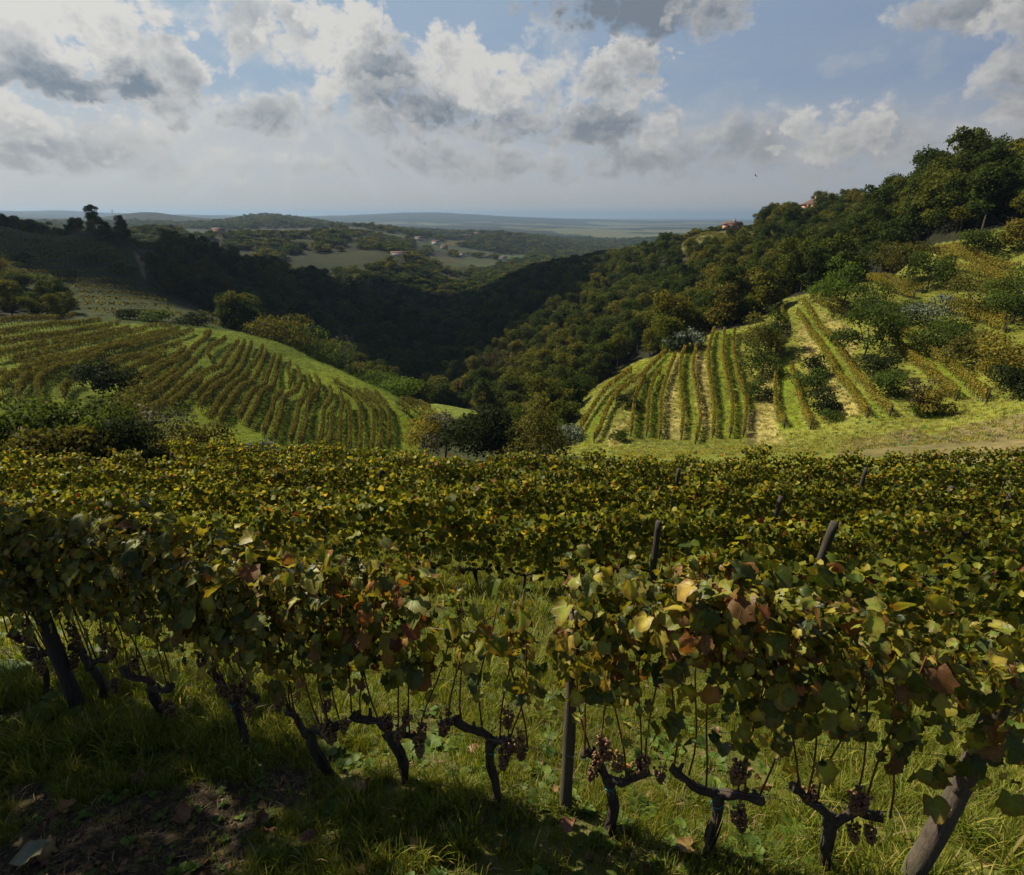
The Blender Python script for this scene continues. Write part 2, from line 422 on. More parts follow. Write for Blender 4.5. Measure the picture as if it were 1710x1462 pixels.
for a in [  # ground beyond, by where it shows in the photograph: px, py, distance, height of the trees on it
    (600, 800, 42), (300, 800, 38), (855, 812, 42), (100, 800, 36), (1250, 800, 42), (1500, 790, 42), (1700, 778, 42), (855, 785, 62), (700, 780, 60), (1050, 770, 62),
    (1250, 752, 70), (1500, 752, 60), (1700, 745, 58), (1100, 758, 70),
    (130, 765, 52), (300, 768, 55), (30, 770, 46), (430, 765, 60), (540, 765, 64), (200, 730, 66), (320, 725, 72),
    (560, 745, 80), (680, 750, 84), (690, 690, 100), (640, 655, 115), (560, 615, 130), (480, 580, 142), (420, 560, 152), (330, 545, 160),
    (230, 535, 165), (100, 542, 142), (0, 545, 130), (0, 600, 108), (0, 660, 86), (100, 690, 80), (130, 600, 112), (250, 600, 118), (250, 680, 86),
    (350, 650, 100), (350, 715, 80), (450, 640, 112), (450, 728, 80), (550, 680, 100), (420, 600, 128),
    (760, 686, 150), (795, 692, 146), (735, 676, 160), (705, 690, 128), (800, 745, 92), (740, 740, 92), (860, 735, 100), (920, 735, 95),
    (450, 590, 175), (520, 640, 165), (600, 660, 150), (500, 605, 215), (600, 640, 215),
    (0, 386, 285), (100, 396, 295), (200, 410, 300), (240, 432, 285), (100, 452, 245), (0, 452, 230), (230, 482, 230), (100, 505, 200),
    (0, 515, 182), (300, 515, 215), (390, 540, 215), (330, 525, 205), (20, 382, 330, 0), (-150, 368, 330), (100, 402, 335), (-150, 480, 200), (-150, 600, 110), (-150, 720, 70),
    (100, 408, 430), (0, 410, 460), (200, 415, 420),
    (300, 413, 350, 8), (380, 430, 365, 8), (480, 452, 385, 8), (560, 470, 400, 8), (640, 492, 430, 8), (720, 520, 460, 8),
    (250, 455, 292, 8), (350, 500, 268, 8), (420, 510, 270, 8), (450, 530, 262, 8), (550, 570, 262, 8), (650, 615, 245, 8), (700, 655, 205, 8),
    (740, 625, 240, 8), (750, 585, 310, 8), (745, 550, 400, 8), (780, 560, 330, 8), (750, 520, 520, 8),
    (800, 640, 190, 9), (800, 600, 230, 9), (900, 560, 240, 9), (1000, 540, 215, 10), (1000, 480, 300, 10), (900, 500, 350, 10), (850, 540, 300, 10), (820, 500, 420, 9),
    (900, 620, 170, 9), (960, 620, 150, 10), (1050, 570, 160, 10), (880, 680, 135, 9),
    (1100, 450, 290, 10), (1200, 470, 205, 10), (1100, 520, 190, 10), (1200, 420, 265, 10), (860, 447, 520, 9), (950, 428, 480, 9), (1050, 408, 440, 9),
    (1110, 396, 420, 9), (1170, 398, 370), (1270, 400, 300, 2), (1222, 384, 420), (1290, 370, 400, 7), (1355, 358, 370), (1400, 350, 310, 9),
    (1320, 400, 250, 10), (1400, 400, 200, 11), (1500, 330, 235, 11), (1530, 285, 200, 13), (1600, 272, 180, 13), (1710, 250, 165, 13), (1850, 220, 150, 13), (1500, 390, 185, 11),
    (1340, 492, 150), (1290, 522, 145), (1240, 552, 132), (1120, 592, 122), (1000, 655, 106), (950, 735, 92),
    (970, 745, 85), (1100, 738, 86), (1250, 738, 84), (1400, 727, 80), (1550, 720, 75), (1700, 722, 66), (1600, 668, 92), (1650, 670, 88), (1500, 697, 84), (1450, 690, 87),
    (1180, 640, 106), (1240, 620, 113), (1300, 605, 115), (1350, 560, 128), (1400, 560, 124), (1450, 590, 114), (1500, 605, 108), (1550, 635, 100),
    (1460, 470, 152), (1560, 520, 130), (1700, 600, 102), (1560, 435, 165), (1700, 440, 150), (1700, 545, 118), (1640, 485, 140), (1680, 390, 172), (1850, 600, 90), (1850, 450, 130), (1850, 740, 55),
    # valley and hills farther off
    (480, 480, 620), (350, 445, 620), (640, 515, 600, 8), (250, 425, 600),
    (250, 371, 900, 15), (300, 390, 900, 14), (200, 396, 860, 14), (400, 394, 960, 5), (500, 391, 1000, 9), (560, 381, 1080, 11), (620, 396, 1050, 11), (660, 407, 1000, 9), (130, 398, 900, 10), (0, 396, 900, 10), (350, 394, 940, 5), (450, 394, 980, 8),
    (440, 432, 820), (520, 440, 810), (600, 432, 830), (380, 415, 840, 8), (560, 415, 900, 8), (660, 428, 850), (700, 452, 760, 8), (640, 470, 680, 8), (560, 465, 700, 8),
    (740, 478, 720, 6), (770, 464, 900), (785, 448, 1050), (830, 432, 1300), (870, 432, 1350), (700, 424, 1100), (740, 416, 1350), (720, 398, 1550), (660, 388, 1500), (600, 380, 1500),
    (780, 405, 1700), (830, 386, 1950, 12), (770, 395, 1900, 8), (950, 402, 2100, 12), (985, 412, 2000, 4), (900, 420, 1650, 8), (1050, 412, 2200), (1150, 400, 2200),
    (250, 395, 1300), (400, 399, 1300), (500, 398, 1350), (330, 398, 1300), (150, 398, 1300), (580, 394, 1350), (250, 388, 1900), (345, 379, 1950, 5), (385, 371, 2000, 8), (430, 365, 2000, 8), (480, 366, 2000, 8), (525, 376, 2000, 6), (580, 386, 2000), (150, 385, 1900), (700, 385, 2700), (850, 392, 3000),
    (240, 355, 3200), (175, 364, 3200), (320, 369, 3100), (430, 360, 2800), (500, 366, 2800), (375, 373, 2800), (560, 374, 2800), (280, 359, 3200), (465, 361, 2800), (640, 382, 3200), (120, 372, 3200), (0, 362, 3200),
    (1050, 396, 3200), (1000, 388, 3800), (1100, 386, 4600), (1200, 388, 4200), (1400, 385, 4500), (700, 377, 5200), (850, 379, 5200), (400, 373, 5200), (200, 371, 5200), (550, 373, 5200),
    (1000, 377, 7000), (1200, 377, 7000), (1400, 376, 7000),
    (60, 353, 9500), (100, 352, 9500), (180, 356, 9500), (300, 359, 9500), (400, 360, 9500), (500, 362, 9500), (600, 359, 9500), (720, 355, 9500), (780, 358, 9500), (850, 362, 9500), (950, 366, 9500), (1050, 369, 9500), (1200, 371, 9500), (1500, 371, 9500), (1850, 371, 9500), (-100, 352, 9500),
    (0, 366, 14000), (400, 367, 14000), (800, 367, 14000), (1200, 368, 14000), (1700, 368, 14000), (0, 365, 26000), (400, 365, 26000), (800, 365, 26000), (1200, 365.5, 26000), (1700, 365, 26000),
    (1850, 350, 400), (1850, 380, 900), (1850, 380, 2500), (1500, 390, 500), (1500, 400, 900), (1300, 420, 900), (1500, 392, 2200), (1300, 405, 2000),
    (-150, 380, 500), (-150, 385, 1000), (-150, 370, 3000)]:
    cp(*a)
_C = np.array(CTRL)
AZS, EPS = 2.1, 0.07
_S = np.stack([_C[:, 0] * AZS, np.log(_C[:, 1])], 1)
_T = (_C[:, 2] - Z0) / _C[:, 1]
_r = np.sqrt(((_S[:, None] - _S[None]) ** 2).sum(-1) + EPS ** 2)
_n = len(_S)
_A = np.zeros((_n + 1, _n + 1))
_A[:_n, :_n] = _r + np.eye(_n) * -0.002
_A[:_n, _n] = _A[_n, :_n] = 1
_W = np.linalg.solve(_A, np.concatenate([_T, [0]]))


def base_height(az, D):
    az, D = np.broadcast_arrays(np.asarray(az, float), np.asarray(D, float))
    shp = az.shape
    az, D = az.ravel(), np.maximum(D.ravel(), 0.3)
    out = np.empty(len(az))
    lim = R(58)
    ca = np.clip(az, -lim, lim)
    for i in range(0, len(az), 20000):
        a, l = ca[i:i + 20000] * AZS, np.log(np.maximum(D[i:i + 20000], 1.2))
        r = np.sqrt((a[:, None] - _S[None, :, 0]) ** 2 + (l[:, None] - _S[None, :, 1]) ** 2 + EPS ** 2)
        out[i:i + 20000] = r @ _W[:-1] + _W[-1]
    back = np.clip((np.abs(az) - lim) / (np.pi - lim), 0, 1)
    back = back * back * (3 - 2 * back)
    rear = 0.22 / (1 + D / 260.0) * np.clip(D / 4, 0, 1)
    out = out * (1 - back) + rear * back
    return (Z0 + out * D).reshape(shp)


def ground(x, y):
    x, y = np.asarray(x, float), np.asarray(y, float)
    D, az = np.hypot(x, y), np.arctan2(x, y)
    z = base_height(az, D)
    z = z + (fbm(x * 1.3, y * 1.3, 3, 11) - 0.5) * 0.16 * np.clip(D / 4, 0.3, 1)
    z = z + (fbm(x * 0.12, y * 0.12, 3, 21) - 0.5) * 1.1 * np.clip((D - 35) / 60, 0, 1)
    z = z + (fbm(x * 0.012, y * 0.012, 4, 31) - 0.5) * 5 * np.clip((D - 350) / 900, 0, 1) * np.clip(2.0 - D / 6000, 0.25, 1)
    z = z + (fbm(x * 0.0022, y * 0.0022, 4, 41) - 0.5) * 22 * np.clip((D - 2500) / 3000, 0, 1) * np.clip(2.4 - D / 6000, 0.3, 1)
    return z


def hit(px, py, dmin, dmax, h=0.0, n=260):
    """where the sight line through a pixel meets the ground (raised by h) between two distances"""
    a, t = ray(px, py)
    D = np.exp(np.linspace(math.log(dmin), math.log(dmax), n))
    x, y = np.sin(a) * D, np.cos(a) * D
    g = ground(x, y) + h - D * t
    k = np.nonzero((g[1:] >= 0) & (g[:-1] < 0))[0]
    if len(k):
        k = k[0]
        f = -g[k] / (g[k + 1] - g[k])
        d = D[k] + f * (D[k + 1] - D[k])
    else:
        d = D[int(np.argmin(np.abs(g / D)))]
    return np.array([math.sin(a) * d, math.cos(a) * d, float(ground(math.sin(a) * d, math.cos(a) * d))])


def project(x, y, z):
    c, s = math.cos(PITCH), math.sin(PITCH)
    Zc = y * c - z * s
    Yc = -(y * s + z * c)
    return W0 / 2 + FPX * x / Zc, H0 / 2 + FPX * Yc / Zc, Zc


def inpoly(px, py, poly):
    px, py = np.asarray(px), np.asarray(py)
    c = np.zeros(px.shape, bool)
    n = len(poly)
    for i in range(n):
        x1, y1 = poly[i]
        x2, y2 = poly[(i + 1) % n]
        if y1 == y2:
            continue
        c ^= ((y1 > py) != (y2 > py)) & (px < (x2 - x1) * (py - y1) / (y2 - y1) + x1)
    return c

# ------------------------------------------------------------------ materials
def new_mat(name):
    m = bpy.data.materials.new(name)
    m.use_nodes = True
    m.node_tree.nodes.clear()
    t = NT(m.node_tree)
    out = t.node('ShaderNodeOutputMaterial')
    return m, t, out


def principled(t, out, col, rough=0.8, spec=0.3, bump=None, dist=0.02, strength=0.5):
    b = t.node('ShaderNodeBsdfPrincipled')
    t.put(b.inputs['Base Color'], col)
    t.put(b.inputs['Roughness'], rough)
    b.inputs['Specular IOR Level'].default_value = spec
    if bump is not None:
        n = t.node('ShaderNodeBump')
        n.inputs['Strength'].default_value = strength
        n.inputs['Distance'].default_value = dist
        t.put(n.inputs['Height'], bump)
        t.l.new(n.outputs[0], b.inputs['Normal'])
    if out is not None:
        t.l.new(b.outputs[0], out.inputs[0])
    return b


def mat_ground():
    m, t, out = new_mat('ground')
    pos = t.node('ShaderNodeNewGeometry').outputs['Position']
    at = t.node('ShaderNodeAttribute', attribute_name='cover')
    D = t.v('LENGTH', pos)
    n1 = t.noise(pos, 0.9, 6.0, 0.65)
    n2 = t.noise(pos, 0.07, 5.0, 0.6)
    n3 = t.noise(pos, 9.0, 5.0, 0.7)
    n4 = t.noise(pos, 0.012, 6.0, 0.6)
    near = t.ss(D, 30, 90, 1.0, 0.0)
    c = t.mix(1.0, at.outputs['Color'], t.ramp(n2, [(0.3, (0.62, 0.66, 0.6)), (0.7, (1.3, 1.22, 1.25))]), 'MULTIPLY')
    c = t.mix(1.0, c, t.ramp(n1, [(0.28, (0.55, 0.6, 0.55)), (0.72, (1.4, 1.3, 1.3))]), 'MULTIPLY')
    c = t.mix(1.0, c, t.ramp(n4, [(0.3, (0.8, 0.85, 0.85)), (0.7, (1.2, 1.12, 1.1))]), 'MULTIPLY')
    # straw thatch and bare soil showing through
    dry = t.m('MULTIPLY', t.ss(n3, 0.48, 0.66), at.outputs['Alpha'])
    c = t.mix(dry, c, (0.17, 0.125, 0.07))
    far = t.ss(D, 900, 2400)
    wood = t.node('ShaderNodeTexVoronoi', feature='F1')
    t.l.new(pos, wood.inputs['Vector'])
    wood.inputs['Scale'].default_value = 0.045
    h = t.m('ADD', t.m('MULTIPLY', n3, 0.06), t.m('MULTIPLY', n1, t.ss(D, 30, 120, 0.05, 0.9)))
    h = t.m('ADD', h, t.m('MULTIPLY', t.m('SUBTRACT', 1.0, wood.outputs['Distance']), t.m('MULTIPLY', far, 9.0)))
    c = t.mix(t.m('MULTIPLY', far, t.ss(wood.outputs['Distance'], 0.2, 0.9, 0.0, 0.45)), c, (0.012, 0.017, 0.010))
    b = t.node('ShaderNodeBsdfPrincipled')
    t.put(b.inputs['Base Color'], c)
    b.inputs['Roughness'].default_value = 0.95
    b.inputs['Specular IOR Level'].default_value = 0.08
    bn = t.node('ShaderNodeBump')
    bn.inputs['Strength'].default_value = 0.9
    bn.inputs['Distance'].default_value = 1.0
    t.l.new(h, bn.inputs['Height'])
    t.l.new(bn.outputs[0], b.inputs['Normal'])
    t.l.new(b.outputs[0], out.inputs[0])
    return m


# ------------------------------------------------------------------ land cover (photo outlines of each patch and the distances it spans)
P_LV = [(-400, 560), (-400, 720), (0, 745), (60, 720), (150, 760), (690, 770), (700, 745), (745, 702), (735, 690), (700, 672), (650, 640), (600, 612), (540, 585), (470, 563), (400, 548), (300, 540), (200, 533), (110, 535), (0, 540)]
P_MEADOW = [(655, 660), (720, 668), (800, 684), (790, 704), (740, 700), (700, 684)]
P_RV = [(925, 760), (945, 722), (980, 660), (1040, 612), (1120, 588), (1180, 556), (1235, 548), (1290, 520), (1310, 500), (1345, 492), (1400, 480), (1440, 455), (1530, 420), (1560, 410), (1620, 400), (1660, 380), (1720, 380), (2100, 380), (2100, 780), (1300, 780)]
P_LHILL = [(-400, 375), (0, 378), (60, 382), (150, 396), (215, 412), (245, 440), (240, 470), (262, 485), (330, 515), (400, 540), (415, 556), (330, 548), (200, 540), (120, 535), (110, 500), (0, 470), (-400, 470)]
G_STRIP = [  # mown green strips of the right vineyard
    [(1158, 725), (1140, 660), (1134, 600), (1150, 575), (1163, 577), (1155, 610), (1160, 660), (1170, 730)],
    [(1200, 735), (1198, 680), (1187, 600), (1190, 560), (1205, 550), (1225, 550), (1222, 600), (1235, 660), (1238, 700), (1222, 735)],
    [(1215, 610), (1208, 552), (1226, 552), (1228, 600), (1245, 660), (1238, 735), (1222, 735), (1226, 680)],
    [(1055, 732), (1065, 668), (1085, 620), (1110, 590), (1125, 585), (1103, 640), (1098, 735)],
    [(965, 738), (1000, 680), (1040, 630), (1060, 612), (1115, 590), (1060, 625), (1010, 690), (985, 745)],
    [(1305, 720), (1300, 640), (1310, 560), (1325, 600), (1335, 690), (1350, 715)],
    [(1345, 500), (1440, 660), (1500, 700), (1470, 705), (1400, 640), (1330, 520)],
    [(1480, 530), (1560, 590), (1660, 665), (1600, 660), (1540, 620), (1478, 555)],
    ]
S_STRIP = [  # straw coloured banks between them
    [(1108, 735), (1112, 660), (1122, 610), (1132, 590), (1130, 640), (1136, 700), (1140, 735)],
    [(1165, 720), (1158, 650), (1155, 605), (1175, 580), (1180, 620), (1186, 660), (1190, 720)],
    [(1260, 745), (1262, 660), (1280, 600), (1296, 580), (1290, 650), (1295, 700), (1310, 745)],
    [(1330, 560), (1350, 510), (1395, 600), (1440, 690), (1400, 700), (1350, 640)],
    [(1370, 520), (1440, 560), (1420, 600), (1390, 560)], [(1030, 700), (1050, 690), (1040, 745), (1010, 745)]]
B_STRIP = [[(1520, 735), (1600, 715), (1720, 690), (2000, 680), (2000, 775), (1500, 770)], [(1305, 545), (1322, 540), (1316, 610), (1300, 620)], [(1250, 690), (1270, 680), (1262, 740), (1245, 745)],
           [(1410, 738), (1530, 712), (1560, 740), (1470, 765), (1400, 762)]]
L_BROWN = [[(0, 430), (200, 436), (240, 452), (235, 480), (120, 470), (0, 456)], [(240, 478), (330, 512), (400, 542), (410, 552), (320, 522), (236, 486)]]
L_PATH = [[(222, 425), (235, 428), (243, 445), (248, 478), (240, 476), (236, 446)], [(84, 712), (120, 690), (140, 690), (100, 716)], [(0, 716), (100, 700), (140, 690), (130, 700), (60, 722), (0, 730)]]
MIDF = [  # far fields: outline, colour
    ([(390, 418), (430, 418), (430, 432), (390, 430)], (0.06, 0.07, 0.03)),
    ([(470, 425), (620, 418), (680, 428), (640, 446), (600, 452), (500, 446)], (0.07, 0.075, 0.03)),
    ([(450, 440), (560, 436), (600, 450), (520, 460)], (0.055, 0.07, 0.03)),
    ([(560, 374), (620, 384), (680, 394), (700, 404), (650, 398), (575, 386)], (0.12, 0.13, 0.06)),
    ([(700, 425), (740, 428), (790, 434), (770, 442), (735, 446), (715, 436)], (0.14, 0.12, 0.05)),
    ([(740, 402), (785, 402), (775, 411), (735, 410)], (0.22, 0.17, 0.06)),
    ([(690, 400), (720, 404), (835, 424), (840, 432), (760, 424), (700, 412)], (0.11, 0.13, 0.06)),
    ([(780, 428), (840, 436), (830, 450), (800, 452), (765, 444)], (0.13, 0.14, 0.055)),
    ([(750, 446), (790, 452), (775, 465), (748, 456)], (0.16, 0.22, 0.06)),
    ([(735, 446), (755, 440), (790, 442), (760, 448), (752, 456)], (0.12, 0.15, 0.05)),
    ([(730, 454), (770, 466), (800, 464), (780, 478), (735, 470)], (0.16, 0.13, 0.05)),
    ([(840, 424), (880, 426), (870, 438), (835, 440)], (0.14, 0.19, 0.08)),
    ([(985, 403), (1060, 400), (1050, 408), (990, 410)], (0.2, 0.19, 0.1)),
    ([(598, 396), (622, 398), (622, 403), (596, 402)], (0.14, 0.24, 0.05)),
    ([(305, 383), (420, 386), (490, 391), (480, 396), (400, 394), (300, 392)], (0.09, 0.1, 0.04)), ([(400, 398), (520, 400), (540, 408), (420, 408)], (0.06, 0.075, 0.03))]
P_RFIELD = [(1090, 412), (1150, 394), (1210, 386), (1300, 388), (1290, 410), (1200, 414), (1120, 424)]


def cover_at(x, y):
    """albedo of the ground and how much straw or soil shows (0..1), and whether trees may stand there"""
    D = np.hypot(x, y)
    z = ground(x, y)
    px, py, Zc = project(x, y, z)
    front = Zc > 0.2
    px = np.where(front, px, -9999.0)
    wob = (fbm(x * 0.22, y * 0.22, 3, 5) - 0.5) * 20
    pxw, pyw = px + wob * np.clip(60 / D, 0.15, 1), py + wob * 0.4 * np.clip(60 / D, 0.15, 1)
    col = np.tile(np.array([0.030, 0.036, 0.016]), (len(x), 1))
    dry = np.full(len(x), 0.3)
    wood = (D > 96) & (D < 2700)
    def setc(mask, c, d):
        col[mask] = c
        dry[mask] = d
    near = D < 60
    setc(near, (0.075, 0.092, 0.018), 0.5)
    setc((D >= 60) & (D <= 96), (0.034, 0.046, 0.016), 0.3)
    soil = (fbm(x * 0.9, y * 0.9, 3, 77) + 0.55 * np.exp(-(((x + 2.9) / 1.3) ** 2 + ((y - 2.5) / 0.75) ** 2)) + .25 * np.exp(-((x - .3) / .5) ** 2 - ((y - 6.2) / 1.2) ** 2))
    setc(near & (soil > 0.78) & (D < 12), (0.046, 0.038, 0.026), 0.75)
    setc(D > 2700, (0.018, 0.024, 0.017), 0.0)
    setc(D > 9000, (0.018, 0.024, 0.020), 0.0)
    f = (D > 2700) & (fbm(x * 0.0016, y * 0.0016, 3, 91) > 0.54) & (z < -55)
    setc(f, (0.10, 0.11, 0.06), 0.0)
    k = inpoly(pxw, pyw, P_LV) & (D > 62) & (D < 176)
    setc(k, (0.095, 0.126, 0.005), 0.10)
    wood &= ~k
    k = inpoly(px, py, P_MEADOW) & (D > 120) & (D < 190)
    setc(k, (0.11, 0.15, 0.022), 0.1)
    wood &= ~k
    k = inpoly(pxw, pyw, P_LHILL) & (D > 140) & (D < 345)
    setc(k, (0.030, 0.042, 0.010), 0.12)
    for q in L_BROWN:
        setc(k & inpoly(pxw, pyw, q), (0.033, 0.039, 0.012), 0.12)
    wood &= ~k
    for q in L_PATH:
        setc(inpoly(px, py, q) & (D > 60) & (D < 345), (0.15, 0.115, 0.075), 0.5)
    k = inpoly(pxw, pyw, P_RV) & (D > 45) & (D < 182)
    setc(k, (0.155, 0.182, 0.028), 0.25)
    for q in S_STRIP:
        setc(k & inpoly(pxw, pyw, q), (0.27, 0.245, 0.075), 0.4)
    for q in B_STRIP:
        setc(k & inpoly(pxw, pyw, q), (0.14, 0.125, 0.048), 0.5)
    for q in G_STRIP:
        setc(k & inpoly(pxw, pyw, q), (0.115, 0.165, 0.013), 0.10)
    wood &= ~k
    k = inpoly(px, py, P_RFIELD) & (D > 260) & (D < 430)
    setc(k, (0.075, 0.082, 0.024), 0.3)
    wood &= ~k
    for q, c in MIDF:
        k = inpoly(px, py, q) & (D > 560) & (D < 2300)
        setc(k, (c[0] * 0.30, c[1] * 0.36, c[2] * 0.34), 0.15)
        wood &= ~k
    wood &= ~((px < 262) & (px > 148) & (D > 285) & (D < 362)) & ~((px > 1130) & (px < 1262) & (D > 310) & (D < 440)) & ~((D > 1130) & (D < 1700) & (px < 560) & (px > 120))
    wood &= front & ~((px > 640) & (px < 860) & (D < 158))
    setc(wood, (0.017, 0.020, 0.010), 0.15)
    return col, dry, wood, z, px, py


def build_ground():
    a1 = np.arange(-47, 47.01, 0.21)
    a2 = np.concatenate([np.arange(50, 180, 4.0)])
    azs = np.radians(np.concatenate([-a2[::-1], a1, a2]))
    def steps(d0, d1, s):
        n = max(2, int(math.log(d1 / d0) / s))
        return np.exp(np.linspace(math.log(d0), math.log(d1), n, endpoint=False))
    Ds = np.concatenate([steps(0.9, 60, 0.021), steps(60, 200, 0.010), steps(200, 3000, 0.016), steps(3000, 26000, 0.03), [26000]])
    A, DD = np.meshgrid(azs, Ds, indexing='ij')
    x, y = (np.sin(A) * DD).ravel(), (np.cos(A) * DD).ravel()
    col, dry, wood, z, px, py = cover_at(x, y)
    na, nd = len(azs), len(Ds)
    V = np.stack([x, y, z], 1)
    i, j = np.meshgrid(np.arange(na), np.arange(nd - 1), indexing='ij')
    k = (i + 1) % na
    q = np.stack([i * nd + j, i * nd + j + 1, k * nd + j + 1, k * nd + j], -1).reshape(-1, 4)
    mb = MB()
    c0 = len(V)
    V = np.vstack([V, [[0, 0, float(V[np.arange(na) * nd, 2].mean())]]])
    tri = [(c0, ii * nd, ((ii + 1) % na) * nd) for ii in range(na)]
    mb.add(V, tri, q[:, ::-1])
    me = mb.mesh('ground', mat_ground(), smooth=True)
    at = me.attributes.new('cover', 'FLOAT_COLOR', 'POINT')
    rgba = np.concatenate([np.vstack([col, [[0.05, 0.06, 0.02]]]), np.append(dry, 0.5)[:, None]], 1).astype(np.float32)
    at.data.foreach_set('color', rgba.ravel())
    put('ground', me, kind='structure', label='grassy hillsides and wooded valley floor falling away to a far plain', cat='ground')


build_ground()


# ------------------------------------------------------------------ haze
def build_haze():
    mb = MB()
    mb.box((0, 0, 1.0), (56000, 56000, 228))
    m, t, out = new_mat('haze')
    v = t.node('ShaderNodeVolumePrincipled')
    v.inputs['Color'].default_value = (0.30, 0.43, 0.60, 1)
    v.inputs['Density'].default_value = HAZE
    v.inputs['Density Attribute'].default_value = ''
    v.inputs['Anisotropy'].default_value = 0.35
    t.l.new(v.outputs[0], out.inputs['Volume'])
    put('haze', mb.mesh('haze', m), kind='stuff', label='pale blue haze filling the valley air', cat='haze')


HAZE = 9.5e-5
build_haze()

# ------------------------------------------------------------------ leaf, bark and wood materials
def mat_leaf(name, stops, trans=0.45, rough=0.5, spec=0.45, veins=False, dapple=0.35, tint=(1.25, 1.05, 0.55), mode='both', edge=0.5):
    m, t, out = new_mat(name)
    oi = t.node('ShaderNodeObjectInfo').outputs['Random']
    gi = t.node('ShaderNodeNewGeometry')
    isl = gi.outputs['Random Per Island']
    if mode == 'both':
        r = t.m('FRACT', t.m('ADD', oi, isl))
        r2 = t.m('FRACT', t.m('MULTIPLY', r, 17.31))
    else:                      # one hue per plant, small changes from leaf to leaf
        r = t.m('FRACT', t.m('ADD', oi, t.m('MULTIPLY_ADD', isl, 0.16, -0.08)))
        r = t.m('ADD', t.m('MULTIPLY', t.m('POWER', oi, 1.4), 0.86), t.m('MULTIPLY', isl, 0.14))
        r2 = t.m('FRACT', t.m('MULTIPLY', isl, 7.77))
    c = t.ramp(r, stops)
    c = t.mix(1.0, c, t.ramp(r2, [(0, (1 - dapple,) * 3), (1, (1 + dapple,) * 3)]), 'MULTIPLY')
    h = None
    if veins:
        uv = t.node('ShaderNodeAttribute', attribute_name='luv').outputs['Vector']
        sp = t.node('ShaderNodeSeparateXYZ')
        t.l.new(uv, sp.inputs[0])
        u, v, e = sp.outputs
        pos = t.v('MULTIPLY_ADD', uv, (3, 3, 0), t.xyz(t.m('MULTIPLY', r2, 40.0), r, 0.0))
        nz = t.noise(pos, 1.6, 4.0, 0.6)
        # palmate veins: dark and light lines fanning out from the stalk
        ang = t.m('ARCTAN2', u, t.m('ADD', v, 0.02))
        fan = t.m('ABSOLUTE', t.m('SINE', t.m('MULTIPLY', ang, 3.6)))
        side = t.m('ABSOLUTE', t.m('SINE', t.m('MULTIPLY_ADD', t.m('ABSOLUTE', u), 9.0, t.m('MULTIPLY', v, -16.0))))
        vein = t.m('MULTIPLY', t.ss(fan, 0.0, 0.16, 1.0, 0.0), 0.8)
        vein = t.m('MAXIMUM', vein, t.m('MULTIPLY', t.ss(side, 0.0, 0.22, 1.0, 0.0), 0.4))
        h = t.m('MULTIPLY', vein, -1.0)
        c = t.mix(t.m('MULTIPLY', t.m('MULTIPLY', e, t.ss(nz, 0.35, 0.6)), t.ss(r2, 0.35, 0.8, 0.0, 0.75)), c, (0.26, 0.21, 0.03))
        c = t.mix(t.m('MULTIPLY', vein, 0.42), c, (0.19, 0.20, 0.07))
        old = t.ss(t.m('ADD', e, t.m('MULTIPLY', nz, 0.9)), 1.02, 1.32)
        amt = t.m('MULTIPLY', old, t.ss(r2, 0.15, 0.7, 0.15, 1.0))
        c = t.mix(t.m('MULTIPLY', amt, edge), c, (0.14, 0.05, 0.016))
        spot = t.ss(t.noise(pos, 6.0, 2.0, 0.5), 0.66, 0.74)
        c = t.mix(t.m('MULTIPLY', spot, 0.6), c, (0.10, 0.06, 0.025))
        c = t.mix(1.0, c, t.ramp(nz, [(0.3, (0.8, 0.8, 0.8)), (0.7, (1.2, 1.2, 1.2))]), 'MULTIPLY')
    b = principled(t, None, c, rough, spec, h, 0.004, 0.4) if h is not None else principled(t, None, c, rough, spec)
    tr = t.node('ShaderNodeBsdfTranslucent')
    t.l.new(t.mix(1.0, c, tint, 'MULTIPLY'), tr.inputs[0])
    mx = t.node('ShaderNodeMixShader')
    mx.inputs[0].default_value = trans
    t.l.new(b.outputs[0], mx.inputs[1])
    t.l.new(tr.outputs[0], mx.inputs[2])
    t.l.new(mx.outputs[0], out.inputs[0])
    return m


def mat_wood(name, c1, c2, scale=(6, 6, 1.2), bump=0.01, rough=0.9):
    m, t, out = new_mat(name)
    tc = t.node('ShaderNodeTexCoord').outputs['Object']
    r = t.node('ShaderNodeObjectInfo').outputs['Random']
    p = t.v('MULTIPLY', t.v('ADD', tc, t.xyz(t.m('MULTIPLY', r, 9.0), r, r)), scale)
    n = t.noise(p, 4.0, 7.0, 0.7, 0.6)
    n2 = t.noise(p, 0.8, 3.0, 0.5)
    c = t.ramp(n, [(0.25, c1), (0.55, c2), (0.8, tuple(q * 1.5 for q in c2))])
    c = t.mix(t.ss(n2, 0.5, 0.7, 0.0, 0.5), c, (0.06, 0.065, 0.03))
    principled(t, out, c, rough, 0.2, n, bump, 0.9)
    return m


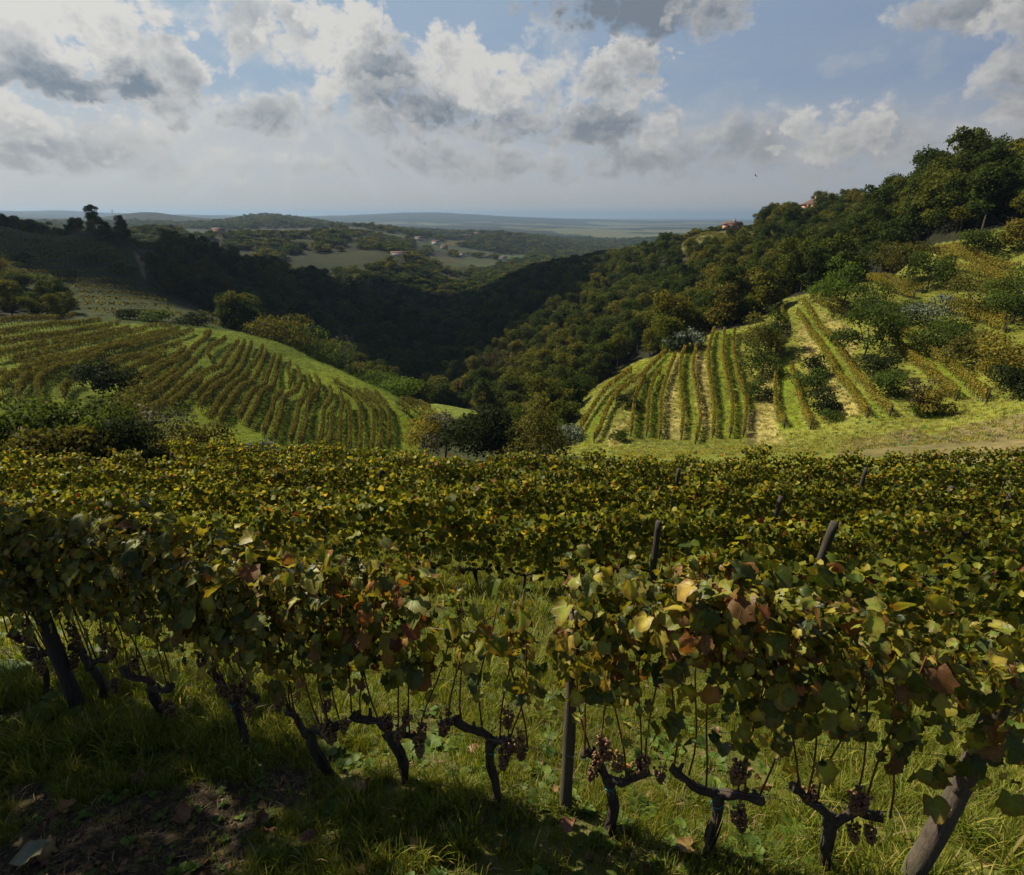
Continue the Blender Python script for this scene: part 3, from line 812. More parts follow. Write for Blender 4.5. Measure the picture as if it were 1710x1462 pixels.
VINE_STOPS = [(0.0, (0.044, 0.068, 0.010)), (0.22, (0.085, 0.115, 0.014)), (0.50, (0.150, 0.175, 0.019)), (0.80, (0.25, 0.24, 0.027)), (0.93, (0.34, 0.27, 0.032)), (0.955, (0.22, 0.13, 0.026)), (0.98, (0.13, 0.040, 0.014)), (1.0, (0.17, 0.085, 0.035))]
NEAR_STOPS = [(0.0, (0.030, 0.052, 0.008)), (0.28, (0.058, 0.090, 0.011)), (0.54, (0.135, 0.170, 0.018)), (0.78, (0.27, 0.27, 0.028)), (0.90, (0.36, 0.28, 0.032)), (0.94, (0.22, 0.12, 0.026)), (0.97, (0.13, 0.040, 0.014)), (1.0, (0.17, 0.085, 0.035))]
M_VLEAF = mat_leaf('vine_leaf', NEAR_STOPS, 0.40, 0.45, 0.32, veins=True, dapple=0.45)
M_VFAR = mat_leaf('vine_foliage', VINE_STOPS, 0.48, 0.5, 0.18)
M_BARK = mat_wood('vine_bark', (0.014, 0.010, 0.008), (0.058, 0.042, 0.031), (9, 9, 2.0), 0.012)
M_CANE = mat_wood('cane', (0.05, 0.018, 0.009), (0.12, 0.045, 0.02), (20, 20, 6), 0.002)
M_POST = mat_wood('weathered_post', (0.024, 0.018, 0.013), (0.080, 0.063, 0.047), (14, 14, 1.1), 0.008)
M_PDARK = mat_wood('dark_post', (0.018, 0.014, 0.011), (0.05, 0.042, 0.034), (14, 14, 1.1), 0.008)


def mat_plain(name, c, rough=0.5, spec=0.5, metal=0.0):
    m, t, out = new_mat(name)
    n = t.noise(t.node('ShaderNodeTexCoord').outputs['Object'], 20, 3, 0.6)
    b = principled(t, out, t.mix(1.0, (*c, 1), t.ramp(n, [(0.3, (0.8, 0.8, 0.8)), (0.7, (1.2, 1.2, 1.2))]), 'MULTIPLY'), rough, spec)
    b.inputs['Metallic'].default_value = metal
    return m


def mat_grape():
    m, t, out = new_mat('grape')
    isl = t.node('ShaderNodeNewGeometry').outputs['Random Per Island']
    oi = t.node('ShaderNodeObjectInfo').outputs['Random']
    c = t.ramp(t.m('FRACT', t.m('MULTIPLY_ADD', isl, 0.5, t.m('MULTIPLY', oi, 0.5))), [(0.0, (0.17, 0.105, 0.026)), (0.4, (0.13, 0.065, 0.022)), (0.65, (0.085, 0.034, 0.018)), (1.0, (0.035, 0.014, 0.012))])
    b = principled(t, out, c, 0.38, 0.45)
    b.inputs['Subsurface Weight'].default_value = 0.0
    return m


M_GRAPE = mat_grape()
M_TIE = mat_plain('tie', (0.01, 0.16, 0.17), 0.5)
M_WIRE = mat_plain('wire', (0.12, 0.12, 0.12), 0.5, 0.5, 0.7)


# ------------------------------------------------------------------ grape leaves
def leaf_shape(n, seed, fine=True):
    """five-lobed grape leaf in its own plane: stalk at the origin, tip at +y; returns V, tris, (u,v,edge)"""
    rg = np.random.default_rng(seed)
    th = np.linspace(-math.pi * 0.93, math.pi * 0.93, n)          # 0 is the tip
    lob = 0.52 + 0.058 * np.cos(th * 5) + 0.03 * np.cos(th * 2)
    lob *= 1 + 0.06 * rg.normal(size=n)
    if fine:
        lob *= 1 + 0.055 * (np.arange(n) % 2 * 2 - 1)
    lob[0] *= 0.9
    lob[-1] *= 0.9
    x, y = lob * np.sin(th) * 1.02, 0.40 + lob * np.cos(th)
    V = np.stack([x, y, np.zeros(n)], 1)
    V = np.vstack([[0, 0.10, 0], V])
    e = np.ones(n + 1)
    e[0] = 0
    if fine:
        mid = V[1:] * 0.55 + V[0] * 0.45
        V = np.vstack([V, mid])
        e = np.concatenate([e, np.full(n, 0.5)])
        tr = []
        for i in range(1, n):
            a, b, c, d = i, i + 1, n + i, n + i + 1
            tr += [(a, b, d), (a, d, c), (c, d, 0)]
    else:
        tr = [(0, i, i + 1) for i in range(1, n)]
    V[:, 1] -= 0.10
    uv = np.stack([V[:, 0], V[:, 1], e], 1)
    fold, droop, twist = rg.uniform(-0.1, 0.75), rg.uniform(0.1, 0.8), rg.normal(0, 0.45)
    V[:, 2] = fold * np.abs(V[:, 0]) - droop * V[:, 1] ** 2 * 0.6 + twist * V[:, 0] * V[:, 1]
    V[:, 2] += 0.07 * np.sin(V[:, 0] * 11 + rg.uniform(0, 6)) * e + rg.uniform(-0.25, 0.35) * np.clip(np.hypot(V[:, 0], V[:, 1] - 0.3) - 0.3, 0, 1) + 0.04 * rg.normal(size=len(V)) * (e > 0.7)
    return V, np.array(tr), uv


LEAF_HI = [leaf_shape(17, 100 + k, True) for k in range(7)]
LEAF_LO = [leaf_shape(8, 200 + k, False) for k in range(6)]


def frames(nrm, tip):
    """rotation matrices (k,3,3) with local z on the normal and local y towards the tip"""
    nrm = nrm / np.linalg.norm(nrm, axis=1)[:, None]
    tip = tip - (tip * nrm).sum(1)[:, None] * nrm
    tip /= np.linalg.norm(tip, axis=1)[:, None] + 1e-9
    xx = np.cross(tip, nrm)
    return np.stack([xx, tip, nrm], 2)


def canopy(rg, n, length, z0, z1, thick, top=0.25):
    """leaf positions and frames in a trellised hedge along local x"""
    P = np.zeros((n, 3))
    P[:, 0] = rg.uniform(-length / 2, length / 2, n)
    P[:, 2] = z0 + (z1 - z0) * rg.beta(1.25, 1.05, n)
    ntop = int(n * top)
    P[:ntop, 2] = z1 + rg.normal(0, 0.08, ntop)
    edge = np.clip((P[:, 2] - z0) / (z1 - z0), 0, 1.1)
    w = thick * (0.7 + 0.5 * np.sin(edge * 2.6))
    sgn = np.where(rg.random(n) < 0.5, -1.0, 1.0)
    P[:, 1] = sgn * w * np.sqrt(rg.random(n)) + rg.normal(0, 0.04, n)
    N = np.stack([rg.normal(0, 0.45, n), sgn * (0.9 + 0 * w), rg.normal(0.5, 0.45, n)], 1)
    N[:ntop] = np.stack([rg.normal(0, 0.5, ntop), rg.normal(0, 0.55, ntop), np.full(ntop, 0.8)], 1)
    T = np.stack([rg.normal(0, 0.45, n), sgn * 0.45 + rg.normal(0, 0.3, n), np.full(n, -0.9)], 1)
    return P, frames(N, T)


def add_leaves(mb, P, F, size, shapes, rg, mat=0):
    for k in range(len(P)):
        V, T, uv = shapes[rg.integers(len(shapes))]
        mb.add(V * size[k] @ F[k].T + P[k], T, None, mat, uv)


# ------------------------------------------------------------------ vine stocks
def stock(rg, head=0.5, sides=8, arms=((-0.36, 0.13), (0.36, 0.10)), lean=0.0):
    mb = MB()
    n = 8
    t = np.linspace(0, 1, n)
    P = np.stack([lean * (t - 1) * head + 0.02 * np.sin(t * 7 + rg.uniform(0, 6)), 0.03 * np.sin(t * 5 + rg.uniform(0, 6)), -0.25 + (head + 0.25) * t], 1)
    mb.tube(P, 0.034 - 0.009 * t + 0.011 * (t > 0.85) + rg.normal(0, 0.002, n), sides, wob=0.2, rg=rg)
    hd = P[-1]
    # loose strips of old bark
    for _ in range(9 if sides > 7 else 0):
        a, k0 = rg.uniform(0, 6.28), rg.integers(1, 5)
        q = P[k0:k0 + 3] + np.array([math.cos(a), math.sin(a), 0]) * np.array([0.031, 0.037, 0.031 + rg.random() * 0.02])[:, None]
        mb.tube(q, [0.003, 0.007, 0.002], 4)
    tips = []
    for dx, dz in arms:
        s = np.linspace(0, 1, 7)
        A = hd + np.stack([dx * s, 0.03 * np.sin(s * 4 + rg.uniform(0, 6)), dz * s ** 0.8 - 0.02 + 0.02 * np.sin(s * 6 + rg.uniform(0, 6))], 1)
        mb.tube(A, 0.028 - 0.008 * s + 0.008 * (s > 0.8) + rg.normal(0, 0.0015, 7), sides, wob=0.2, rg=rg)
        # short spurs
        for q in (0.5, 0.95):
            a = hd + (A[int(q * 6)] - hd)
            mb.tube([a, a + np.array([rg.normal(0, 0.02), rg.normal(0, 0.02), 0.07])], [0.017, 0.011], 5)
        tips.append(A)
    return mb, hd, tips


def cane_pts(rg, p, top, dx=0.0):
    s = np.linspace(0, 1, 7)
    return np.array(p) + np.stack([dx * s + 0.03 * np.sin(s * 5 + rg.uniform(0, 6)), 0.08 * rg.normal() * s + 0.02 * np.sin(s * 6 + rg.uniform(0, 6)), (top - p[2]) * s], 1)


def grape_mesh(seed):
    rg = np.random.default_rng(seed)
    ph = (1 + 5 ** 0.5) / 2
    IV = np.array([(-1, ph, 0), (1, ph, 0), (-1, -ph, 0), (1, -ph, 0), (0, -1, ph), (0, 1, ph), (0, -1, -ph), (0, 1, -ph), (ph, 0, -1), (ph, 0, 1), (-ph, 0, -1), (-ph, 0, 1)]) / math.hypot(1, ph)
    IF = [(0, 11, 5), (0, 5, 1), (0, 1, 7), (0, 7, 10), (0, 10, 11), (1, 5, 9), (5, 11, 4), (11, 10, 2), (10, 7, 6), (7, 1, 8), (3, 9, 4), (3, 4, 2), (3, 2, 6), (3, 6, 8), (3, 8, 9), (4, 9, 5), (2, 4, 11), (6, 2, 10), (8, 6, 7), (9, 8, 1)]
    mb = MB()
    L = rg.uniform(0.11, 0.16)
    for k in range(64):
        z = rg.random() ** 0.8
        r = (0.040 * (1 - z) ** 0.6 + 0.008) * math.sqrt(rg.uniform(0.3, 1))
        a = k * 2.4 + rg.normal(0, 0.3)
        mb.add(IV * rg.uniform(0.0105, 0.0135) + np.array([r * math.cos(a), r * math.sin(a), -0.02 - L * z]), IF)
    mb.tube([(0, 0, 0.03), (0, 0, -0.02), (0.004, 0, -L * 0.8)], 0.003, 4)
    return mb.mesh('grape_cluster', M_GRAPE, smooth=True)


GRAPES = [grape_mesh(40 + k) for k in range(4)]
LEAF_ME = []
for V, T, uv in LEAF_HI:
    mb = MB()
    mb.add(V, T, None, 0, uv)
    mb.tube([(0, -0.35, 0.10), (0, -0.15, 0.05), (0, 0.02, 0.0)], 0.012, 3)
    LEAF_ME.append(mb.mesh('leaf', M_VLEAF, smooth=True, attr='luv'))
M_VRED = mat_leaf('autumn_leaf', [(0.0, (0.16, 0.035, 0.012)), (0.35, (0.24, 0.075, 0.016)), (0.65, (0.34, 0.15, 0.022)), (0.85, (0.20, 0.11, 0.035)), (1.0, (0.09, 0.022, 0.012))], 0.40, 0.5, 0.3, veins=True, dapple=0.4)
LEAF_RED = []
for me in LEAF_ME:
    q = me.copy()
    q.materials[0] = M_VRED
    LEAF_RED.append(q)
_mb = MB()
_mb.tube([(0.034 * math.cos(a), 0.034 * math.sin(a), 0.006 * math.sin(a)) for a in np.linspace(0, 6.28, 11)], 0.004, 4)
_mb.tube([(0.034, 0, 0), (0.05, 0.01, -0.02), (0.052, 0.0, -0.05)], 0.003, 3)
TIE_ME = _mb.mesh('tie', M_TIE)

# ------------------------------------------------------------------ the row nearest the camera, vine by vine
ROW1 = [  # photo px of the trunk's foot, foliage density, height factor, label
    ((-185, 1092), 1.0, 1.0, 'grapevine cut off by the left edge of the photo in the nearest row'),
    ((-85, 1118), 1.0, 1.0, 'grapevine at the far left end of the nearest row, trunk partly out of frame'),
    ((82, 1162), 1.0, 1.0, 'grapevine just left of the leaning left-hand post in the nearest row'),
    ((175, 1178), 1.0, 1.0, 'grapevine with pale grape bunches just right of the left-hand post'),
    ((272, 1212), 1.05, 1.0, 'second grapevine to the right of the left-hand post in the nearest row'),
    ((405, 1254), 1.1, 1.0, 'slim leaning grapevine third to the right of the left-hand post'),
    ((532, 1294), 1.1, 0.98, 'stout grapevine with thick black trunk and wide arms, fourth from the left-hand post'),
    ((660, 1308), 0.9, 0.97, 'grapevine with reddening leaves just left of the gap in the nearest row'),
    ((822, 1340), 0.20, 0.93, 'nearly leafless grapevine with bare canes standing in the gap of the row'),
    ((1013, 1384), 0.85, 1.02, 'grapevine with low arms just right of the thin middle post'),
    ((1183, 1428), 1.15, 1.0, 'bushy orange tinged grapevine second to the right of the middle post'),
    ((1362, 1458), 1.0, 0.97, 'last grapevine of the nearest row beside the thick leaning end post')]


def build_row1():
    B = [hit(*v[0], 1.8, 12) for v in ROW1]
    n = len(B)
    for i, ((pp), dens, hf, lab) in enumerate(ROW1):
        rg = np.random.default_rng(300 + i)
        b = B[i]
        d = B[min(i + 1, n - 1)] - B[max(i - 1, 0)]
        ang = math.atan2(d[1], d[0])
        gap = float(np.linalg.norm((B[min(i + 1, n - 1)] - B[max(i - 1, 0)])[:2])) / (1 if i in (0, n - 1) else 2)
        L = min(gap, 1.1) * 1.12
        smb, hd, tips = stock(rg, 0.50 + rg.normal(0, 0.035), 10, ((-rg.uniform(0.17, 0.30), rg.uniform(0.10, 0.20)), (rg.uniform(0.17, 0.30), rg.uniform(0.07, 0.17))), rg.normal(-0.1, 0.10))
        root = put('grapevine', None, None, b, (0, 0, ang), label=lab, cat='grapevine', group='grapevines of the nearest row')
        put('trunk', smb.mesh('trunk', M_BARK, smooth=True), root)
        put('tie', TIE_ME, root, (smb.V[0][40][0] * 0, 0, hd[2] - 0.06), (0, 0, rg.uniform(0, 6)))
        z1 = 1.86 * hf + rg.normal(0, 0.04)
        z0 = 1.10 if i < 9 else 1.16
        cpts = []
        for A in tips:
            for q in (2, 4, 6):
                cpts.append(cane_pts(rg, A[q] + np.array([0, 0, 0.02]), z1 * rg.uniform(0.85, 1.02), rg.normal(0, 0.10)))
        for c in cpts:
            cm = MB()
            cm.tube(c, np.linspace(0.0065, 0.004, 7), 5)
            put('cane', cm.mesh('cane', M_CANE, smooth=True), root)
        ng = 0 if i == 0 else rg.integers(3, 6)
        for g in range(ng + 1):
            c = cpts[rg.integers(len(cpts))]
            p = c[rg.integers(0, 2)] + np.array([rg.normal(0, 0.06), -0.05 + rg.normal(0, 0.04), rg.uniform(-0.02, 0.10)])
            put('grape_cluster', GRAPES[rg.integers(4)], root, p, (rg.normal(0, 0.2), rg.normal(0, 0.2), rg.uniform(0, 6)), rg.uniform(0.85, 1.2))
        N = int(600 * dens * L / 0.8)
        P, F = canopy(rg, N, L + (0.5 if i == n - 1 else 0), z0, z1, 0.17)
        wx = P[:, 0] + i * 0.83
        P[:, 2] += (fbm(wx * 2.2, wx * 0 + 5, 3, 61) - 0.5) * 0.34 * np.clip((P[:, 2] - 0.9) / 0.7, 0, 1)
        thin = fbm(wx * 3.0, P[:, 2] * 3.0, 2, 71) > 0.31
        if dens > 0.4:
            P, F = P[thin], F[thin]
            N = len(P)
        if i in (7, 9):                        # the row opens on either side of the bare vine
            P[:, 0] = P[:, 0] * 0.95 + (-0.03 if i == 7 else 0.03)
        if i == n - 1:
            P[:, 0] += 0.30
            P[:, 2] -= np.clip(P[:, 0], 0, 1) * 0.16
        # ragged lower fringe and loose shoots above
        low = rg.random(N) < 0.06
        P[low, 2] = z0 - rg.random(low.sum()) * 0.2
        hi = rg.random(N) < 0.04
        P[hi, 2] = z1 + rg.random(hi.sum()) * 0.22
        if dens < 0.4:
            pick = rg.integers(0, len(cpts), N)
            for k in range(N):
                c = cpts[pick[k]]
                P[k] = c[rg.integers(3, 7)] + rg.normal(0, 0.06, 3)
        size = (0.064 * np.exp(rg.normal(0, 0.38, N))).clip(0.04, 0.135)
        if i == 9 or i == 10:
            size *= 1.0
        wy = -math.sin(-ang) * P[:, 0] + math.cos(ang) * P[:, 1]
        order = np.argsort(P[:, 1] - 0.35 * (P[:, 2] - 1.2))
        nobj = min(N, 150)
        for k in order[:nobj]:
            R3 = Matrix(F[k].tolist())
            put('leaf', (LEAF_RED if i in (7, 10) and rg.random() < 0.22 else LEAF_ME)[rg.integers(len(LEAF_ME))], root, P[k], R3.to_euler(), size[k])
        rest = order[nobj:]
        if len(rest):
            fm = MB()
            add_leaves(fm, P[rest], F[rest], size[rest], LEAF_HI, rg)
            put('foliage', fm.mesh('foliage', M_VLEAF, smooth=True, attr='luv'), root, kind='stuff')
    return B


B1 = build_row1()


# ------------------------------------------------------------------ the rows behind
def far_variant(seed, leaves, zlo, zhi, thick, L=1.0):
    rg = np.random.default_rng(seed)
    P, F = canopy(rg, leaves, L, zlo, zhi, thick)
    hi = rg.random(leaves) < 0.06
    P[hi, 2] = zhi + rg.random(hi.sum()) * 0.28
    low = rg.random(leaves) < 0.06
    P[low, 2] = zlo - rg.random(low.sum()) * 0.2
    mb = MB()
    add_leaves(mb, P, F, rg.normal(0.105, 0.025, leaves).clip(0.05, 0.16), LEAF_LO, rg)
    me = mb.mesh('foliage', M_VFAR, smooth=False)
    smb, hd, tips = stock(rg, 0.52, 6, ((-0.36, 0.14), (0.36, 0.12)), rg.normal(0, 0.1))
    for A in tips:
        for q in (2, 5):
            smb.tube(cane_pts(rg, A[q], 1.25, rg.normal(0, 0.1)), 0.007, 4)
    for k in range(4):
        p = tips[k % 2][4] + np.array([rg.normal(0, 0.1), rg.normal(0, 0.05), rg.uniform(0.06, 0.2)])
    st = smb.mesh('trunk', M_BARK, smooth=True)
    return me, st


VAR = [far_variant(500 + k, 340, 0.72, 1.62 + 0.045 * k, 0.15) for k in range(9)]
ROWS = [  # polyline of the row (x, y), label, group
    ([(2.7, 6.75), (5.0, 6.55), (9.6, 6.2)], 'grapevine in the short row on the right, directly behind the end post', 'grapevines of the short row on the right', 1.0, 0.97),
    ([(-17, 10.3), (-8, 10.6), (0, 10.7), (11, 11.0), (18, 11.3)], 'yellow green grapevine in the second long row down the slope', 'grapevines of the second long row', 0.92, 1.0),
    ([(-21, 13.0), (-10, 14.1), (0, 14.4), (10, 14.6), (22, 14.7)], 'yellow green grapevine in the third long row down the slope', 'grapevines of the third long row', 0.94, 1.0),
    ([(-25, 16.9), (-10, 18.5), (0, 19.0), (12, 19.0), (28, 19.0)], 'grapevine in the fourth long row down the slope', 'grapevines of the fourth long row', 0.98, 1.0),
    ([(-26, 20.2), (-16, 22.0), (-8, 23.6), (2, 24.0), (12, 24.0), (34, 23.9)], 'grapevine in the last row along the far edge of the near slope', 'grapevines of the last row on the near slope', 1.0, 1.0),
    ([(-16, 26.4), (-9, 27.6), (-4, 28.2)], 'grapevine in the short row below the last one on the left', 'grapevines of the short lower row', 1.0, 1.1)]


def resample(pts, step):
    pts = np.asarray(pts, float)
    # smooth with a Catmull-like pass, then walk at equal steps
    t = np.arange(len(pts))
    tt = np.linspace(0, len(pts) - 1, max(40, len(pts) * 12))
    q = np.stack([np.interp(tt, t, pts[:, k]) for k in range(pts.shape[1])], 1)
    w = 9
    if len(q) > 3 * w:
        pad = np.vstack([np.repeat(q[:1], w // 2, 0), q, np.repeat(q[-1:], w // 2, 0)])
        sm = np.stack([np.convolve(pad[:, k], np.ones(w) / w, 'valid') for k in range(q.shape[1])], 1)
        q = sm
    d = np.concatenate([[0], np.cumsum(np.linalg.norm(np.diff(q[:, :2], axis=0), axis=1))])
    s = np.arange(0, d[-1], step)
    return np.stack([np.interp(s, d, q[:, k]) for k in range(q.shape[1])], 1)


def build_rows():
    rg = np.random.default_rng(9)
    for line, lab, grp, step, hf in ROWS:
        pts = resample(line, step)
        dirs = np.gradient(pts, axis=0)
        z = ground(pts[:, 0], pts[:, 1])
        kk = 0
        for k in range(len(pts)):
            if abs(math.atan2(pts[k, 0], pts[k, 1])) > R(47):
                continue
            kk += 1
            lab2 = lab if len(pts) > 14 or step * 0 else lab
            if grp == 'grapevines of the short row on the right':
                lab2 = ('first', 'second', 'third', 'fourth', 'fifth', 'sixth', 'seventh', 'eighth', 'ninth')[min(kk, 9) - 1] + ' grapevine counted from the left in the short row behind the end post'
            v = rg.integers(len(VAR))
            flip = math.pi if rg.random() < 0.5 else 0.0
            s = hf * rg.uniform(0.93, 1.07)
            root = put('grapevine', None, None, (pts[k, 0], pts[k, 1] + rg.normal(0, 0.05), z[k]), (0, rg.normal(0, 0.03), math.atan2(dirs[k, 1], dirs[k, 0]) + flip), (1.0, 1.0, s), label=lab2, cat='grapevine', group=grp)
            put('trunk', VAR[v][1], root)
            f = put('foliage', VAR[(v + rg.integers(len(VAR))) % len(VAR)][0], root, None, None, (rg.uniform(0.95, 1.15), rg.uniform(0.9, 1.15), 1), kind='stuff')
            for g in range(rg.integers(1, 4)) if line[0][1] < 11 else ():
                put('grape_cluster', GRAPES[rg.integers(4)], root, (rg.uniform(-0.4, 0.4), -0.1 + rg.normal(0, 0.05), rg.uniform(0.62, 0.75)), None, 1.1)


build_rows()


# ------------------------------------------------------------------ posts and wires
def post(px_base, px_top, dist, height, rad, lab, mat, sides=10, bend=0.0, dmax=None, group=None, lean=None):
    b = hit(*px_base, dist[0], dist[1])
    a, t = ray(*px_top)
    # lean in the plane of the picture: head on the sight line of its top at the distance of the foot
    D = math.hypot(b[0], b[1])
    top = np.array([math.sin(a) * D, math.cos(a) * D, b[2] + height])
    if lean is not None:
        top = b + np.array([lean[0], lean[1], height])
    s = np.linspace(0, 1, 12)
    d = top - b
    P = -d * 0.22 / max(height, .1) + (d * (1 + .22 / max(height, .1)))[None, :] * s[:, None] + np.array([bend, 0, 0]) * np.sin(s * np.pi)[:, None]
    mb = MB()
    mb.tube(P, rad * (1.08 - 0.16 * s) + rg_post.normal(0, rad * 0.03, 12), sides, wob=0.035, rg=rg_post)
    return put('vineyard_post', mb.mesh('vineyard_post', mat, smooth=False), None, b, label=lab, cat='post', group=group)


rg_post = np.random.default_rng(5)
post((1500, 1488), (1668, 1090), (2, 6), 1.62, 0.057, 'thick weathered wooden end post leaning outward at the right end of the nearest row', M_POST, 14, 0.05, lean=(0.32, 0.10))
post((944, 1350), (955, 1000), (2, 6), 1.6, 0.040, 'thin grey wooden post in the middle of the nearest row', M_POST, 10, lean=(0.02, 0.05))
post((132, 1182), (40, 930), (3, 10), 1.65, 0.062, 'dark wooden post leaning left at the left of the nearest row', M_PDARK, 12, lean=(-0.16, 0.05))
for (bx, D0, D1, hgt, rad, lean, lab) in (
        ((531, 905), 12, 17, 1.75, 0.10, (-0.05, 0.0), 'dark wooden post rising above the vines on the left of the third row'),
        ((1340, 1015), 11, 17, 1.95, 0.085, (0.30, 0.0), 'sawn off wooden post with flat top leaning right in the second row'),
        ((1545, 1005), 12, 17, 1.7, 0.075, (0.40, 0.0), 'dark leaning post deep in the second row at the right'),
        ((1084, 1000), 9, 15, 1.75, 0.065, (0.05, 0.0), 'thin dark post in the second row near the middle of the photo'),
        ((1540, 905), 15, 22, 1.8, 0.085, (0.45, 0.0), 'leaning post standing proud of the third row at the right'),
        ((1276, 925), 13, 20, 1.7, 0.07, (0.2, 0.0), 'dark post half hidden by yellow leaves in the third row'),
        ((901, 905), 13, 18, 1.75, 0.085, (0.0, 0.0), 'short dark post in the third row just right of the picture centre'),
        ((738, 905), 13, 18, 1.3, 0.05, (0.0, 0.0), 'slender post hidden low in the third row left of centre'),
        ((1650, 925), 14, 22, 1.85, 0.07, (0.1, 0.0), 'post near the right edge rising above the third row'),
        ((330, 905), 12, 18, 1.8, 0.07, (0.0, 0.0), 'dark post left of the thick one in the third row'),
        ((640, 870), 17, 24, 1.9, 0.07, (0.05, 0.0), 'post top just showing above the fourth row left of centre'),
        ((1120, 870), 17, 24, 1.95, 0.07, (0.1, 0.0), 'post top just showing above the fourth row right of centre'),
        ((1420, 870), 17, 25, 1.95, 0.07, (0.15, 0.0), 'post top just showing above the fourth row far right'),
        ((308, 800), 19, 30, 1.9, 0.08, (-0.35, 0.0), 'reddish brown leaning post at the left end of the lowest short row'),
        ((200, 890), 12, 19, 1.7, 0.08, (-0.1, 0.0), 'dark post among the vines at the far left of the third row')):
    post(bx, bx, (D0, D1), hgt, rad, lab, M_PDARK, 10, lean=lean)


def wires():
    P = np.array(B1 + [hit(1500, 1488, 2, 6) + np.array([0.12, 0.05, 0])])
    for h, lab in ((0.60, 'thin lowest steel trellis wire running along the trunks of the nearest row'), (1.05, 'thin middle steel trellis wire running through the leaves of the nearest row'), (1.45, 'thin topmost steel trellis wire running through the leaves of the nearest row')):
        mb = MB()
        q = P + np.array([0, -0.03, h])
        mb.tube(q, 0.0022, 4)
        put('trellis_wire', mb.mesh('trellis_wire', M_WIRE), label=lab, cat='wire', group='trellis wires of the nearest row')


wires()

# ------------------------------------------------------------------ trees and shrubs
TREE_STOPS = [(0.0, (0.024, 0.038, 0.007)), (0.3, (0.040, 0.058, 0.009)), (0.55, (0.062, 0.078, 0.011)), (0.76, (0.090, 0.094, 0.013)), (0.92, (0.125, 0.112, 0.017)), (0.97, (0.06, 0.046, 0.018)), (1.0, (0.050, 0.065, 0.030))]
M_TREE = mat_leaf('tree_leaf', TREE_STOPS, 0.38, 0.8, 0.05, mode='plant', dapple=0.45, tint=(1.3, 1.15, 0.5))
def solid_leaf(name, c, trans=0.42, dap=0.45):
    c = np.array(c)
    return mat_leaf(name, [(0, tuple(c * 0.8)), (1, tuple(c * 1.2))], trans, 0.75, 0.05, mode='plant', dapple=dap, tint=(1.3, 1.15, 0.55))
M_DARK = solid_leaf('dark_leaf', (0.020, 0.030, 0.009))
M_OLIVE = solid_leaf('olive_leaf', (0.085, 0.084, 0.018))
M_YEL = solid_leaf('yellowing_leaf', (0.16, 0.14, 0.024))
M_GREEN = solid_leaf('green_leaf', (0.052, 0.078, 0.014))
M_FRESH = solid_leaf('fresh_leaf', (0.075, 0.12, 0.016))
M_PALE = solid_leaf('pale_leaf', (0.13, 0.16, 0.11), 0.2)
M_GREY = solid_leaf('grey_leaf', (0.085, 0.085, 0.060), 0.2)
M_BROWN = solid_leaf('brown_leaf', (0.06, 0.042, 0.022), 0.2)
M_TRUNK = mat_wood('tree_bark', (0.020, 0.017, 0.013), (0.060, 0.050, 0.040), (2, 2, 0.6), 0.03)


def puff_points(rg, n, puffs):
    """points and outward normals scattered over the shells of several lobes"""
    w = np.array([p[3] * p[4] for p in puffs])
    k = rg.choice(len(puffs), n, p=w / w.sum())
    d = rg.normal(size=(n, 3))
    d[:, 2] = np.where(rg.random(n) < 0.62, np.abs(d[:, 2]), d[:, 2])
    d /= np.linalg.norm(d, axis=1)[:, None]
    c = np.array([p[:3] for p in puffs])[k]
    rx = np.array([p[3] for p in puffs])[k]
    rz = np.array([p[4] for p in puffs])[k]
    r = rg.uniform(0.45, 1.0, n) ** 0.5 * (1 + 0.14 * rg.normal(size=n))
    P = c + d * r[:, None] * np.stack([rx, rx, rz], 1)
    return P, d


def leaf_cards(mb, P, N, size, rg, mat=0, droop=0.3, long=1.0):
    n = len(P)
    N = N + rg.normal(0, 0.65, (n, 3))
    T = rg.normal(0, 1, (n, 3)) + np.array([0, 0, -droop])
    F = frames(N, T)
    s = size * rg.uniform(0.6, 1.35, n)
    base = np.array([(0, -0.55 * long, 0), (0.5, 0.0, 0.10), (0, 0.62 * long, 0), (-0.5, 0.05, 0.10)])
    V = np.einsum('nij,kj->nki', F, base) * s[:, None, None] + P[:, None, :]
    q = np.arange(n * 4).reshape(n, 4)
    mb.add(V.reshape(-1, 3), None, q, mat)


